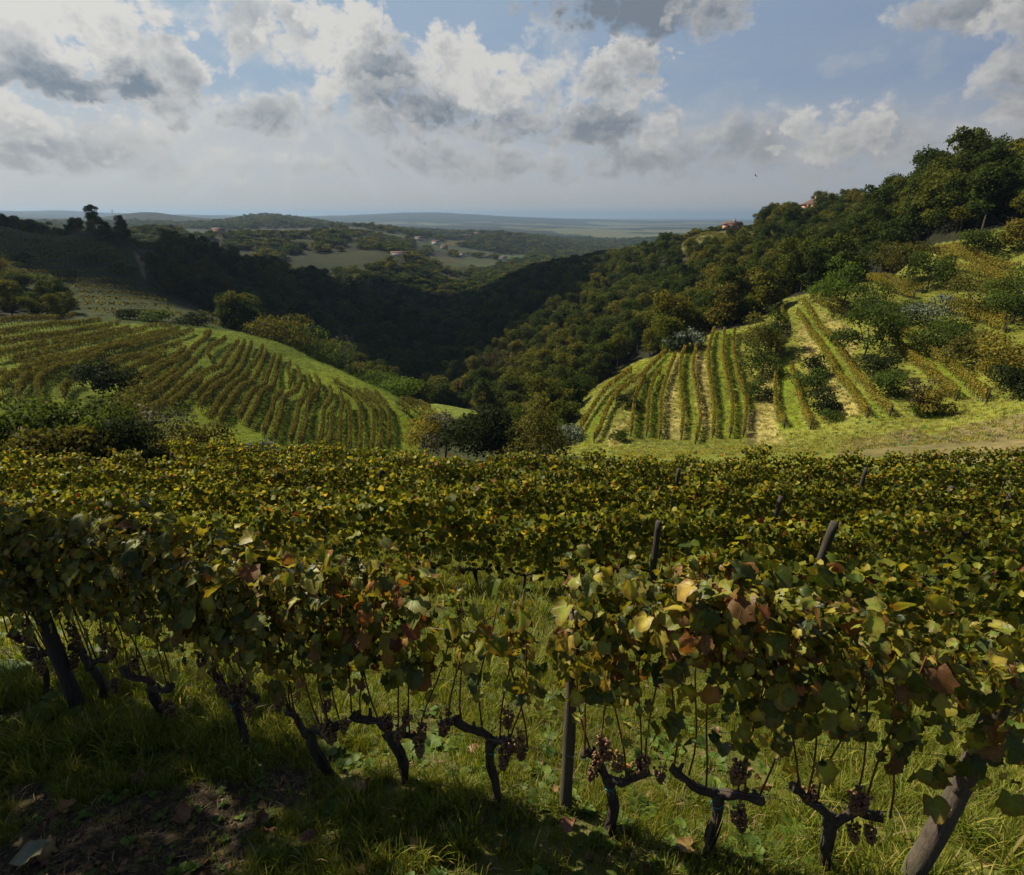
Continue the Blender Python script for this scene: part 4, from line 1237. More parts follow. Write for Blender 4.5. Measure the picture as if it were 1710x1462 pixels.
def crown_puffs(rg, h, w, kind):
    pf = []
    if kind == 'broad':
        for k in range(13):
            a, r, z = rg.uniform(0, 6.28), math.sqrt(rg.random()) * 0.36 * w, rg.uniform(0.24, 0.86) * h
            r *= 1.15 - 0.9 * max(0, z / h - 0.55)
            s = rg.uniform(0.15, 0.27) * w
            pf.append((r * math.cos(a), r * math.sin(a), z, s, s * rg.uniform(0.6, 0.9)))
    elif kind == 'tall':
        for k in range(13):
            z = rg.uniform(0.28, 0.92) * h
            a, r = rg.uniform(0, 6.28), math.sqrt(rg.random()) * 0.30 * w * (1.1 - 0.5 * z / h)
            s = rg.uniform(0.16, 0.26) * w * (1.15 - 0.5 * z / h)
            pf.append((r * math.cos(a), r * math.sin(a), z, s, s * rg.uniform(0.8, 1.3)))
    elif kind == 'cone':
        for k in range(16):
            f = k / 15
            z = (0.12 + 0.83 * f) * h
            s = (0.36 - 0.27 * f) * w
            a = rg.uniform(0, 6.28)
            pf.append((0.22 * s * math.cos(a), 0.22 * s * math.sin(a), z, s, s * 0.8))
    elif kind == 'bush':
        for k in range(12):
            a, r = rg.uniform(0, 6.28), math.sqrt(rg.random()) * 0.36 * w
            s = rg.uniform(0.16, 0.30) * w
            z = rg.uniform(0.12, 0.80) * h * (1.1 - 0.8 * (r / w) ** 1.0)
            pf.append((r * math.cos(a), r * math.sin(a), z, s, min(s * 0.9, h * 0.3)))
    return pf


def tree_parts(seed, h, w, kind, n, leaf, mleaf=None, trunk_to=0.75, limbs=5, twig=0.0, long=1.0):
    rg = np.random.default_rng(seed)
    puffs = crown_puffs(rg, h, w, kind)
    cm, tm = MB(), MB()
    P, N = puff_points(rg, n, puffs)
    P[:, 2] = np.maximum(P[:, 2], 0.03 * h)
    f = h / np.percentile(P[:, 2], 99.5)
    P[:, 2] *= f
    g = 0.5 * w / np.percentile(np.abs(P[:, :2]), 98)
    P[:, :2] *= g
    puffs = [(a * g, b * g, c * f, d_ * g, e_ * f) for a, b, c, d_, e_ in puffs]
    leaf_cards(cm, P, N, leaf, rg, 0, 0.3, long)
    top = np.array([rg.normal(0, 0.04) * w, rg.normal(0, 0.04) * w, trunk_to * h])
    s = np.linspace(0, 1, 7)
    tp = np.stack([top[0] * s + 0.03 * w * np.sin(s * 4), top[1] * s, -0.08 * h + (top[2] + 0.08 * h) * s], 1)
    r0 = 0.022 * h
    tm.tube(tp, r0 * (1 - 0.75 * s), 6, wob=0.05, rg=rg)
    for k in range(limbs):
        b = tp[rg.integers(2, 6)]
        e = np.array(puffs[rg.integers(len(puffs))][:3])
        m = (b + e) / 2 + np.array([0, 0, -0.02 * h])
        tm.tube([b, m, e], [r0 * 0.4, r0 * 0.25, r0 * 0.08], 4)
    if twig:
        for k in range(int(twig)):
            b = tp[rg.integers(1, 6)]
            e = np.array(puffs[rg.integers(len(puffs))][:3]) + rg.normal(0, 0.12 * w, 3)
            e[2] = abs(e[2]) + 0.15 * h
            tm.tube([b, (b + e) / 2 + rg.normal(0, 0.03 * w, 3), e], [r0 * 0.3, r0 * 0.18, r0 * 0.05], 3)
    return cm, tm


def joined(seed, h, w, kind, n, leaf, name='forest_tree'):
    cm, tm = tree_parts(seed, h, w, kind, n, leaf)
    cm.add(np.concatenate(tm.V), np.concatenate(tm.T) if tm.T else None, np.concatenate(tm.Q), 1)
    return cm.mesh(name, [M_TREE, M_TRUNK])


FOREST = [joined(700, 10, 8.0, 'broad', 3400, 0.40), joined(701, 11, 7.4, 'tall', 3400, 0.38), joined(702, 9, 8.6, 'broad', 3200, 0.42),
          joined(703, 12, 7.2, 'tall', 3600, 0.36), joined(704, 10.5, 8.2, 'broad', 3400, 0.36), joined(705, 8, 7.6, 'bush', 3000, 0.40), joined(706, 9.5, 7.0, 'tall', 2600, 0.46)]
FAR = [joined(710, 10, 9.5, 'broad', 420, 1.1), joined(711, 10.5, 8.5, 'tall', 420, 1.05), joined(712, 8, 9.5, 'broad', 420, 1.15)]

ZONES = [  # first outline that holds the foot of a tree names it (photo px, distance range), label, group
    (lambda px, py, D: (px < 260) & (D < 240), 'dark tree in the clump on the left edge above the sunlit vineyard', 'trees in the clump at the left edge'),
    (lambda px, py, D: (px < 240), 'dark tree on the crest of the left hill', 'trees on the crest of the left hill'),
    (lambda px, py, D: (px < 760) & (D < 215), 'tree in the gully behind the far edge of the left vineyard', 'trees in the gully behind the left vineyard'),
    (lambda px, py, D: (px < 760), 'dark green tree in the wood covering the left spur', 'trees of the wood on the left spur'),
    (lambda px, py, D: (px >= 760) & (px < 1000) & (D < 260), 'olive green tree at the valley bottom between the two vineyards', 'trees at the valley bottom'),
    (lambda px, py, D: (px >= 1340) & (D < 262), 'tall dark tree on the ridge above the right vineyard', 'tall trees on the ridge above the right vineyard'),
    (lambda px, py, D: (px >= 1000) & (D < 230), 'leafy tree in the wood just above the right vineyard', 'trees of the wood above the right vineyard'),
    (lambda px, py, D: px > -1e9, 'green tree in the wood on the long right slope', 'trees of the wood on the right slope')]


def gn_scatter(name, pts, rots, scales, idx, meshes, label, cat):
    """ONE object that shows many copies of a few meshes (uncountable growth)"""
    me = bpy.data.meshes.new(name)
    n = len(pts)
    me.vertices.add(n)
    me.vertices.foreach_set('co', np.asarray(pts, np.float32).ravel())
    for nm, typ, arr, key in (('rot', 'FLOAT_VECTOR', rots, 'vector'), ('scl', 'FLOAT_VECTOR', scales, 'vector'), ('idx', 'INT', idx, 'value')):
        a = me.attributes.new(nm, typ, 'POINT')
        a.data.foreach_set(key, np.asarray(arr, np.int32 if typ == 'INT' else np.float32).ravel())
    me.update()
    o = put(name, me, label=label, cat=cat, kind='stuff')
    srcs = []
    g = bpy.data.node_groups.new(name, 'GeometryNodeTree')
    g.interface.new_socket('Geometry', in_out='INPUT', socket_type='NodeSocketGeometry')
    g.interface.new_socket('Geometry', in_out='OUTPUT', socket_type='NodeSocketGeometry')
    N, L = g.nodes, g.links
    gi, go = N.new('NodeGroupInput'), N.new('NodeGroupOutput')
    cur = None
    join = N.new('GeometryNodeJoinGeometry')
    for k, m in enumerate(meshes):
        src = bpy.data.objects.new(name + '_source', m)       # never linked to the scene: only a source for the copies
        ob = N.new('GeometryNodeObjectInfo')
        ob.inputs['Object'].default_value = src
        ob.inputs['As Instance'].default_value = False
        ob.transform_space = 'ORIGINAL'
        io = N.new('GeometryNodeInstanceOnPoints')
        L.new(gi.outputs[0], io.inputs['Points'])
        L.new(ob.outputs['Geometry'], io.inputs['Instance'])
        ia = N.new('GeometryNodeInputNamedAttribute')
        ia.data_type = 'INT'
        ia.inputs['Name'].default_value = 'idx'
        cmp_ = N.new('FunctionNodeCompare')
        cmp_.data_type, cmp_.operation = 'INT', 'EQUAL'
        ints = [s for s in cmp_.inputs if s.type == 'INT']
        L.new([s for s in ia.outputs if s.enabled][0], ints[0])
        ints[1].default_value = k
        L.new(cmp_.outputs[0], io.inputs['Selection'])
        for nm, inp in (('rot', 'Rotation'), ('scl', 'Scale')):
            na = N.new('GeometryNodeInputNamedAttribute')
            na.data_type = 'FLOAT_VECTOR'
            na.inputs['Name'].default_value = nm
            L.new([s for s in na.outputs if s.enabled][0], io.inputs[inp])
        L.new(io.outputs[0], join.inputs[0])
    L.new(join.outputs[0], go.inputs[0])
    md = o.modifiers.new('scatter', 'NODES')
    md.node_group = g
    return o


def build_forest():
    rg = np.random.default_rng(31)
    X, Y, S = [], [], []
    for d0, d1, sp in ((96, 180, 4.6), (180, 320, 5.2), (320, 700, 7.0), (700, 1300, 10.0), (1300, 2700, 15.0)):
        area = R(94) / 2 * (d1 ** 2 - d0 ** 2)
        n = int(area / sp ** 2)
        u = np.sqrt(rg.random(n) * (d1 ** 2 - d0 ** 2) + d0 ** 2)
        a = rg.uniform(-R(47), R(47), n)
        X.append(np.sin(a) * u)
        Y.append(np.cos(a) * u)
        S.append(np.full(n, sp))
    X, Y, S = map(np.concatenate, (X, Y, S))
    col, dry, wood, Z, px, py = cover_at(X, Y)
    D = np.hypot(X, Y)
    # the far patches thin out into scattered trees
    keep = wood & ~((D > 700) & (fbm(X * 0.006, Y * 0.006, 3, 61) < np.where(px < 720, 0.26, 0.36))) & (rg.random(len(X)) < 0.93)
    for hx, d0, d1 in ((1354, 318, 380), (1222, 350, 440), (668, 740, 900), (700, 1050, 1500), (365, 860, 1020), (515, 900, 1060), (592, 930, 1120), (742, 1000, 1450), (728, 1000, 1500), (772, 1000, 1350), (840, 1100, 1450)):
        keep &= ~((np.abs(px - hx) < (13 if D.min() < 0 or d0 < 400 else 9)) & (D > d0) & (D < d1))
    X, Y, Z, D, S, px, py = (q[keep] for q in (X, Y, Z, D, S, px, py))
    # leave out what the hills wholly hide
    az = np.arctan2(X, Y)
    gaz = np.arange(-R(48), R(48), R(0.5))
    gD = np.exp(np.linspace(math.log(20), math.log(3000), 220))
    A, DD = np.meshgrid(gaz, gD, indexing='ij')
    tan = ground(np.sin(A) * DD, np.cos(A) * DD) / DD
    hor = np.maximum.accumulate(tan, axis=1)
    ia = np.clip(((az - gaz[0]) / R(0.5)).astype(int), 0, len(gaz) - 1)
    idd = np.clip(np.searchsorted(gD, D * 0.95) - 1, 0, len(gD) - 1)
    vis = (Z + 12.5) / D > hor[ia, idd] - 0.002
    X, Y, Z, D, S, px, py, az = (q[vis] for q in (X, Y, Z, D, S, px, py, az))
    sc = rg.uniform(0.62, 1.12, len(X)) * np.where(D > 700, 1.05, 1.0)
    ridge = (px > 1440) & (D < 262)
    sc = np.where(ridge, sc * 1.22, sc)
    sc = np.where((px < 275) & (D < 440) & (D > 240), sc * 0.62, sc)
    sc = np.where((px < 170) & (D <= 240), sc * 0.58, sc)
    low = (px < 1000) & (px > 560) & (D < 175)
    sc = np.where(low, sc * 0.8, sc)
    big = sc / D
    # how much of each shows: its top against the horizon of trees before it
    order = np.argsort(D)
    cov = np.full(len(gaz) * 2, -9.0)
    show = np.zeros(len(X))
    slot = np.clip(((az - gaz[0]) / R(0.25)).astype(int), 0, len(cov) - 1)
    hw = np.maximum(1, (3.2 * sc / D / R(0.25))).astype(int)
    for k in order:
        a0, a1 = max(0, slot[k] - hw[k]), min(len(cov), slot[k] + hw[k] + 1)
        top = (Z[k] + 9.5 * sc[k]) / D[k]
        show[k] = np.clip(top - cov[a0:a1], 0, 9.5 * sc[k] / D[k]).sum()
        cov[a0:a1] = np.maximum(cov[a0:a1], top - 0.15 * 9.5 * sc[k] / D[k])
    pick = np.argsort(-show)[:262]
    single = np.zeros(len(X), bool)
    single[pick] = True
    rz = rg.uniform(0, 6.28, len(X))
    var = rg.integers(0, len(FOREST), len(X))
    var[ridge] = rg.choice([0, 1, 3, 4], ridge.sum())
    for k in pick:
        for f, lab, grp in ZONES:
            if f(px[k], py[k], D[k]):
                break
        s = sc[k]
        put('forest_tree', FOREST[var[k]], None, (X[k], Y[k], Z[k] - 0.2), (0, 0, rz[k]), (s, s, s * rg.uniform(0.9, 1.15)), label=lab, cat='tree', group=grp)
    r = ~single
    nearr = r & (D < 420)
    farr = r & ~nearr
    def sca(m):
        s = sc[m]
        return np.stack([s, s, s * rg.uniform(0.85, 1.2, m.sum())], 1), np.stack([0 * s, 0 * s, rz[m]], 1)
    s, ro = sca(nearr)
    gn_scatter('forest', np.stack([X, Y, Z - 0.2], 1)[nearr], ro, s, var[nearr], FOREST, 'dense mixed woodland filling the slopes of the valley', 'forest')
    s, ro = sca(farr)
    s = s * (S[farr] / 8.0).clip(0.9, 1.55)[:, None] * np.array([1.1, 1.1, 0.66])
    gn_scatter('far_forest', np.stack([X, Y, Z - 0.4], 1)[farr], ro, s, rg.integers(0, 3, farr.sum()), FAR, 'woods on the far hills beyond the valley', 'forest')
    print('trees', len(X), 'single', len(pick), 'near', nearr.sum(), 'far', farr.sum())


build_forest()

SHRUBS = [  # foot px, px of the top, half width px, distance range, kind, material, leaves, leaf size, name, label, [twigs]
    ((40, 790), 668, 74, (30, 75), 'bush', M_GREEN, 5200, .17, 'bush', 'large dark green bush at the left edge below the curving vine rows', 0),
    ((110, 800), 715, 60, (30, 62), 'bush', M_OLIVE, 3600, .16, 'bush', 'low olive bush in front of the large dark one at the left edge', 0),
    ((158, 790), 668, 62, (34, 80), 'bush', M_GREEN, 4600, .15, 'bush', 'bush with pale glinting leaves below the end of the farm track', 0),
    ((205, 800), 700, 52, (34, 75), 'bush', M_DARK, 4000, .15, 'bush', 'dark shaded shrub beside the bush with pale leaves', 14),
    ((262, 790), 676, 54, (36, 80), 'bush', M_GREY, 1500, .14, 'shrub', 'thin grey twiggy shrub with few leaves left of the yellow vines', 60),
    ((340, 790), 700, 56, (40, 85), 'bush', M_OLIVE, 3600, .16, 'bush', 'olive brown bush just above the yellow vines on the left', 20),
    ((300, 800), 725, 40, (38, 80), 'bush', M_OLIVE, 2400, .15, 'bush', 'small olive bush between the twiggy shrub and the brown bush', 10),
    ((220, 730), 655, 44, (50, 95), 'bush', M_OLIVE, 2400, .16, 'bush', 'feathery olive shrub below the dark round tree in the left vineyard', 20),
    ((433, 770), 735, 24, (45, 75), 'bush', M_PALE, 1600, .14, 'bush', 'small silvery bush peeping over the yellow vines on the left', 0),
    ((505, 772), 742, 18, (45, 75), 'bush', M_PALE, 900, .13, 'bush', 'tiny silvery bush at the foot of the left vineyard', 0),
    ((170, 664), 604, 42, (70, 112), 'broad', M_DARK, 3600, .24, 'tree', 'dark round tree standing among the rows of the left vineyard', 0),
    ((712, 765), 686, 36, (70, 108), 'tall', M_YEL, 2600, .22, 'tree', 'yellowing tree at the right foot of the left vineyard', 0),
    ((742, 768), 690, 32, (70, 108), 'tall', M_GREY, 2200, .22, 'tree', 'grey green willow like tree beside the yellowing one', 16),
    ((790, 775), 690, 44, (70, 112), 'broad', M_DARK, 3000, .26, 'tree', 'very dark rounded tree in the dip below the meadow', 0),
    ((835, 775), 678, 42, (70, 115), 'broad', M_DARK, 3000, .26, 'tree', 'dark tree between the rounded one and the conical one', 0),
    ((898, 775), 655, 46, (70, 112), 'cone', M_OLIVE, 4200, .24, 'tree', 'tall conical olive tree in the dip at the centre', 0),
    ((860, 765), 735, 34, (50, 85), 'bush', M_OLIVE, 2000, .2, 'bush', 'low olive bush at the foot of the conical tree', 0),
    ((925, 745), 705, 32, (70, 105), 'bush', M_FRESH, 2400, .2, 'bush', 'fresh green shrub left of the first row of the right vineyard', 0),
    ((950, 742), 712, 26, (70, 105), 'bush', M_PALE, 2600, .22, 'bush', 'sprawling pale leaved bramble at the lower left corner of the right vineyard', 0),
    ((1047, 680), 658, 18, (80, 120), 'bush', M_DARK, 900, .2, 'bush', 'round dark bush between the first rows of the right vineyard', 0),
    ((1033, 735), 718, 14, (75, 100), 'bush', M_GREEN, 700, .18, 'bush', 'tiny dark green bramble at the foot of the right vineyard', 0),
    ((1262, 600), 520, 34, (90, 150), 'broad', M_OLIVE, 3000, .24, 'tree', 'tall bushy tree at the top of the hedge dividing the right vineyard', 0),
    ((1270, 630), 568, 28, (90, 140), 'bush', M_GREEN, 2200, .22, 'bush', 'middle bush of the hedge dividing the right vineyard', 0),
    ((1265, 668), 630, 18, (85, 130), 'bush', M_GREEN, 1600, .2, 'bush', 'lowest small bush of the hedge dividing the right vineyard', 0),
    ((1285, 590), 510, 24, (100, 150), 'tall', M_GREEN, 2200, .24, 'tree', 'slim green tree beside the top of the dividing hedge', 0),
    ((1356, 628), 590, 17, (90, 135), 'bush', M_DARK, 1400, .2, 'bush', 'upper small bush of the three below the long rows', 0),
    ((1355, 655), 612, 24, (85, 125), 'bush', M_GREEN, 1800, .2, 'bush', 'middle bush of the three below the long rows', 0),
    ((1374, 688), 648, 25, (80, 115), 'bush', M_DARK, 2000, .19, 'bush', 'lowest round dark bush of the three below the long rows', 0),
    ((1392, 700), 684, 22, (75, 105), 'bush', M_GREEN, 900, .18, 'bush', 'flat green bramble under the round dark bush', 0),
    ((1440, 600), 510, 45, (90, 140), 'broad', M_GREEN, 4200, .26, 'tree', 'large blue green tree between the rows of the right vineyard', 0),
    ((1470, 632), 592, 28, (85, 130), 'bush', M_DARK, 1900, .21, 'bush', 'dark bush below the large blue green tree', 0),
    ((1485, 662), 615, 27, (80, 120), 'bush', M_GREEN, 2000, .2, 'bush', 'second bush down below the large blue green tree', 0),
    ((1530, 695), 630, 19, (70, 110), 'broad', M_BROWN, 900, .16, 'tree', 'small bare brown tree near the foot of the right vineyard', 40),
    ((1560, 695), 645, 24, (70, 110), 'bush', M_YEL, 1700, .18, 'bush', 'yellow green bush beside the small bare brown tree', 0),
    ((1545, 696), 676, 20, (70, 105), 'bush', M_FRESH, 900, .17, 'bush', 'low fresh green growth between the bare tree and yellow green bush', 0),
    ((1400, 520), 430, 40, (110, 165), 'tall', M_FRESH, 3600, .27, 'tree', 'feathery bright green tree at the upper end of the long rows', 0),
    ((1455, 525), 470, 36, (105, 160), 'bush', M_GREEN, 2600, .24, 'bush', 'leafy thicket right of the feathery bright green tree', 0),
    ((1500, 545), 498, 32, (100, 150), 'bush', M_GREEN, 2400, .23, 'bush', 'thicket hanging over the second bank of the right vineyard', 0),
    ((1505, 470), 402, 42, (115, 190), 'broad', M_OLIVE, 3600, .27, 'tree', 'olive tree above the yellow upper rows', 0),
    ((1548, 480), 420, 36, (110, 185), 'broad', M_GREEN, 3000, .26, 'tree', 'rounded green tree right of the olive one above the upper rows', 0),
    ((1550, 550), 490, 30, (95, 150), 'tall', M_PALE, 1600, .22, 'tree', 'pale grey green sapling in the middle of the upper rows', 0),
    ((1570, 590), 530, 44, (90, 140), 'bush', M_GREEN, 3400, .23, 'bush', 'broad thicket below the upper rows of the right vineyard', 0),
    ((1620, 620), 548, 42, (82, 130), 'broad', M_OLIVE, 3600, .22, 'tree', 'olive tree right of the broad thicket', 0),
    ((1680, 650), 560, 50, (70, 120), 'broad', M_YEL, 4200, .22, 'tree', 'yellow green tree at the right edge beside the lowest rows', 0),
    ((1690, 668), 610, 38, (65, 105), 'bush', M_DARK, 3000, .2, 'bush', 'dark shrub under the yellow green tree at the right edge', 0),
    ((1640, 530), 455, 48, (100, 160), 'bush', M_OLIVE, 3600, .25, 'bush', 'wide olive thicket between the two upper rows', 0),
    ((1690, 540), 440, 46, (90, 160), 'broad', M_GREEN, 3600, .25, 'tree', 'green tree at the right edge between the upper rows', 0),
    ((1645, 420), 382, 32, (130, 200), 'bush', M_GREEN, 2000, .28, 'bush', 'dark thicket at the top of the clearing on the right', 0),
    ((1700, 415), 365, 30, (120, 190), 'broad', M_YEL, 2200, .28, 'tree', 'yellow green tree at the right edge high above the vineyard', 0),
    ((480, 582), 522, 46, (150, 210), 'broad', M_OLIVE, 3000, .36, 'tree', 'olive tree rising behind the top of the left vineyard', 0),
    ((535, 625), 540, 46, (140, 205), 'broad', M_GREEN, 3000, .36, 'tree', 'broad dark tree behind the shoulder of the left vineyard', 0),
    ((585, 650), 560, 20, (140, 205), 'tall', M_GREY, 500, .3, 'tree', 'bare pale tree standing in the gully wood', 40),
    ((620, 660), 620, 40, (120, 190), 'bush', M_FRESH, 2200, .32, 'bush', 'fresh green scrub along the right shoulder of the left vineyard', 0),
    ((660, 668), 632, 36, (120, 200), 'bush', M_FRESH, 2200, .32, 'bush', 'green scrub above the lower right rows of the left vineyard', 0),
    ((840, 650), 585, 32, (130, 215), 'broad', M_BROWN, 2200, .3, 'tree', 'brownish purple tree above the meadow', 20),
    ((215, 533), 516, 24, (150, 215), 'bush', M_DARK, 900, .4, 'bush', 'dark scrub behind the top rows of the left vineyard, leftmost of four', 0),
    ((265, 537), 518, 26, (150, 215), 'bush', M_GREEN, 900, .4, 'bush', 'dark scrub behind the top rows of the left vineyard, second of four', 0),
    ((322, 543), 522, 28, (150, 215), 'bush', M_DARK, 900, .4, 'bush', 'dark scrub behind the top rows of the left vineyard, third of four', 0),
    ((385, 550), 526, 28, (150, 215), 'bush', M_GREEN, 900, .4, 'bush', 'dark scrub behind the top rows of the left vineyard, rightmost of four', 0),
    ((115, 466), 450, 18, (200, 300), 'bush', M_DARK, 600, .5, 'bush', 'lone dark shrub in the middle of the shaded left hill', 0),
    ((200, 452), 438, 17, (200, 310), 'bush', M_GREEN, 600, .5, 'bush', 'dark shrub beside the dirt track on the left hill', 0),
    ((30, 440), 422, 18, (190, 310), 'bush', M_DARK, 600, .5, 'bush', 'dark shrub at the left edge on the shaded left hill', 0),
    ((150, 436), 424, 15, (200, 320), 'bush', M_GREEN, 500, .5, 'bush', 'small shrub high on the shaded left hill', 0),
    ((60, 470), 456, 22, (190, 290), 'bush', M_GREEN, 600, .5, 'bush', 'wide shrub low on the shaded left hill above the tree clump', 0),
    ((1140, 585), 550, 26, (115, 165), 'broad', M_PALE, 1500, .3, 'tree', 'silver leaved tree at the wood edge above the right vineyard', 0)]


def build_shrubs():
    for i, (foot, ty, hw, dr, kind, mat, n, leaf, name, lab, twig) in enumerate(SHRUBS):
        b = hit(*foot, *dr)
        D = math.hypot(b[0], b[1])
        _, t1 = ray(foot[0], ty)
        h = max(0.8, D * t1 - b[2])
        Zc = project(*b)[2]
        w = 2 * hw * Zc / FPX * 1.15
        cm, tm = tree_parts(900 + i, h * 0.98, w, kind, n, leaf * 1.15, trunk_to=0.7, limbs=6, twig=twig)
        root = put(name, None, None, b - np.array([0, 0, 0.05]), None, None, label=lab, cat='bush' if name in ('bush', 'shrub') else 'tree')
        put('crown', cm.mesh('crown', mat), root)
        put('trunk', tm.mesh('trunk', M_TRUNK, smooth=True), root)


build_shrubs()


def shade_tree():  # unseen tree, added so its crown shades the lower left ground
    b = np.array([-8.3, 5.0, float(ground(-8.3, 5.0))])
    cm, tm = tree_parts(990, 9.4, 5.2, 'broad', 4000, 0.2, trunk_to=0.7, limbs=7)
    root = put('tree', None, None, b, label='leafy tree added out of view left of the nearest row to shade the grass', cat='tree')
    put('crown', cm.mesh('crown', M_GREEN), root)
    put('trunk', tm.mesh('trunk', M_TRUNK, smooth=True), root)


shade_tree()

# ------------------------------------------------------------------ vine rows on the hillsides
M_ROWL = mat_leaf('hedge_leaf', [(0, (0.055, 0.064, 0.013)), (0.4, (0.095, 0.098, 0.017)), (0.85, (0.145, 0.132, 0.022)), (1, (0.15, 0.10, 0.022))], 0.35, 0.7, 0.06)
M_ROWR = mat_leaf('gold_hedge_leaf', [(0, (0.075, 0.095, 0.016)), (0.4, (0.15, 0.145, 0.020)), (0.78, (0.25, 0.205, 0.026)), (0.94, (0.28, 0.17, 0.025)), (1, (0.15, 0.07, 0.018))], 0.40, 0.7, 0.08)


def z1(pts):
    return [(x * 0.2105, 520 + y * 0.2105) for x, y in pts]


def z2(pts):
    return [(340 + x * 0.2222, 520 + y * 0.2222) for x, y in pts]


def z3(pts):
    return [(940 + x * 0.2222, 480 + y * 0.2222) for x, y in pts]


def z4(pts):
    return [(1300 + x * 0.2398, 430 + y * 0.2398) for x, y in pts]


LEFT_ROWS = [z1(p) for p in (
    [(-60, 110), (0, 95), (300, 60), (620, 30)], [(-60, 195), (0, 180), (250, 140), (500, 105), (830, 70)], [(-60, 270), (0, 255), (300, 205), (600, 165), (980, 90)],
    [(-60, 360), (0, 345), (350, 260), (700, 205), (1060, 120)], [(70, 395), (400, 315), (800, 220), (1150, 130), (1390, 115)], [(140, 440), (400, 380), (640, 340), (800, 290), (1100, 210), (1330, 150)],
    [(0, 610), (60, 540), (180, 470), (400, 405), (700, 340), (1000, 265), (1250, 200), (1440, 130)], [(-60, 660), (0, 695), (80, 740)],
    [(280, 770), (150, 700), (150, 620), (200, 530), (300, 470), (480, 425), (700, 375), (880, 345)], [(410, 780), (310, 690), (300, 600), (330, 520), (450, 455), (630, 420)], [(510, 670), (500, 630), (550, 570), (640, 525)],
    [(730, 355), (900, 295), (1140, 250), (1380, 190), (1550, 140)], [(830, 425), (1000, 375), (1230, 310), (1460, 255)], [(850, 455), (1100, 370), (1350, 330)], [(900, 515), (1100, 430), (1290, 355)],
    [(935, 590), (1010, 570), (1200, 470), (1400, 355), (1480, 290)], [(910, 670), (1100, 575), (1300, 440), (1480, 350), (1560, 275), (1680, 170)], [(1010, 740), (1200, 615), (1420, 455)],
    [(1100, 765), (1300, 600), (1470, 465), (1570, 375)], [(1190, 790), (1400, 630), (1560, 490)], [(1330, 755), (1500, 620), (1610, 540)], [(0, 520), (50, 490)])] + [z2(p) for p in (
    [(-100, 530), (0, 470), (130, 425), (160, 350), (270, 215)], [(50, 355), (25, 310), (60, 270), (180, 190)], [(0, 185), (60, 155)],
    [(-60, 640), (0, 590), (80, 515), (200, 455), (240, 360), (320, 220)], [(-40, 720), (0, 680), (120, 545), (270, 455), (310, 360), (370, 230)], [(30, 810), (150, 640), (270, 525), (350, 460)],
    [(110, 815), (250, 605), (400, 495), (430, 400), (480, 275)], [(370, 405), (450, 260)], [(260, 810), (340, 640), (470, 545), (490, 450), (540, 320)], [(320, 850), (420, 625), (550, 510), (540, 430), (590, 320)],
    [(440, 920), (530, 660), (600, 600)], [(640, 570), (660, 520), (630, 450), (655, 385)], [(520, 950), (590, 650), (710, 585), (740, 520), (700, 410)], [(640, 970), (715, 690), (810, 615), (820, 570), (785, 480)],
    [(710, 990), (780, 690), (870, 590), (875, 540), (835, 490)], [(860, 1000), (900, 730), (970, 640), (945, 555)], [(920, 1060), (965, 720)], [(1010, 1000), (1030, 760), (1050, 680), (1020, 600)],
    [(1100, 1010), (1100, 790), (1085, 680)], [(1170, 1040), (1180, 740), (1130, 620), (970, 520)], [(1265, 1020), (1280, 740), (1200, 640), (1130, 580)], [(1330, 1020), (1330, 730), (1260, 640), (1200, 590)],
    [(1395, 1000), (1395, 730), (1330, 660), (1280, 600)], [(1440, 680), (1560, 770)], [(1480, 660), (1620, 745)], [(1530, 660), (1690, 760)], [(1590, 665), (1710, 730)])]
RIGHT_ROWS = [z3(p) for p in (
    [(80, 1115), (180, 970), (270, 830), (400, 700), (530, 610)], [(225, 1140), (340, 880), (480, 735), (620, 640), (790, 470)], [(510, 1090), (540, 840), (590, 700), (630, 650)], [(630, 1090), (650, 790), (700, 650), (740, 610)],
    [(730, 1110), (740, 800), (790, 640), (850, 495)], [(890, 1110), (905, 950), (880, 700), (880, 560), (935, 420)], [(1000, 1140), (1040, 960), (1000, 740), (970, 610), (1010, 415)],
    [(1130, 1095), (1140, 900), (1100, 650), (1090, 480), (1140, 310)], [(1260, 1095), (1280, 880), (1230, 650), (1200, 500), (1215, 310)], [(1360, 1095), (1385, 850), (1310, 620), (1275, 450), (1295, 310)],
    [(1680, 1020), (1595, 900), (1600, 600), (1610, 380), (1660, 290), (1635, 110)])] + [z4(p) for p in (
    [(240, 1165), (150, 970), (120, 860), (85, 740)], [(640, 1080), (490, 885), (350, 685), (230, 515), (120, 350)], [(800, 1075), (640, 915), (480, 690), (330, 515), (155, 280)], [(480, 385), (340, 335), (210, 270)],
    [(490, 335), (400, 295), (290, 262)], [(1260, 955), (1100, 835), (920, 690), (760, 525), (640, 400)], [(1480, 965), (1300, 830), (1130, 700), (900, 540), (740, 450)], [(600, 135), (750, 200), (960, 260)],
    [(650, 115), (900, 195), (1020, 220)], [(1160, 290), (1400, 355), (1600, 440)], [(1180, 350), (1350, 410), (1600, 490)])] + [[(1558, 416), (1630, 426), (1712, 442)], [(1560, 430), (1640, 444), (1702, 458)], [(1575, 447), (1650, 460), (1705, 472)]]
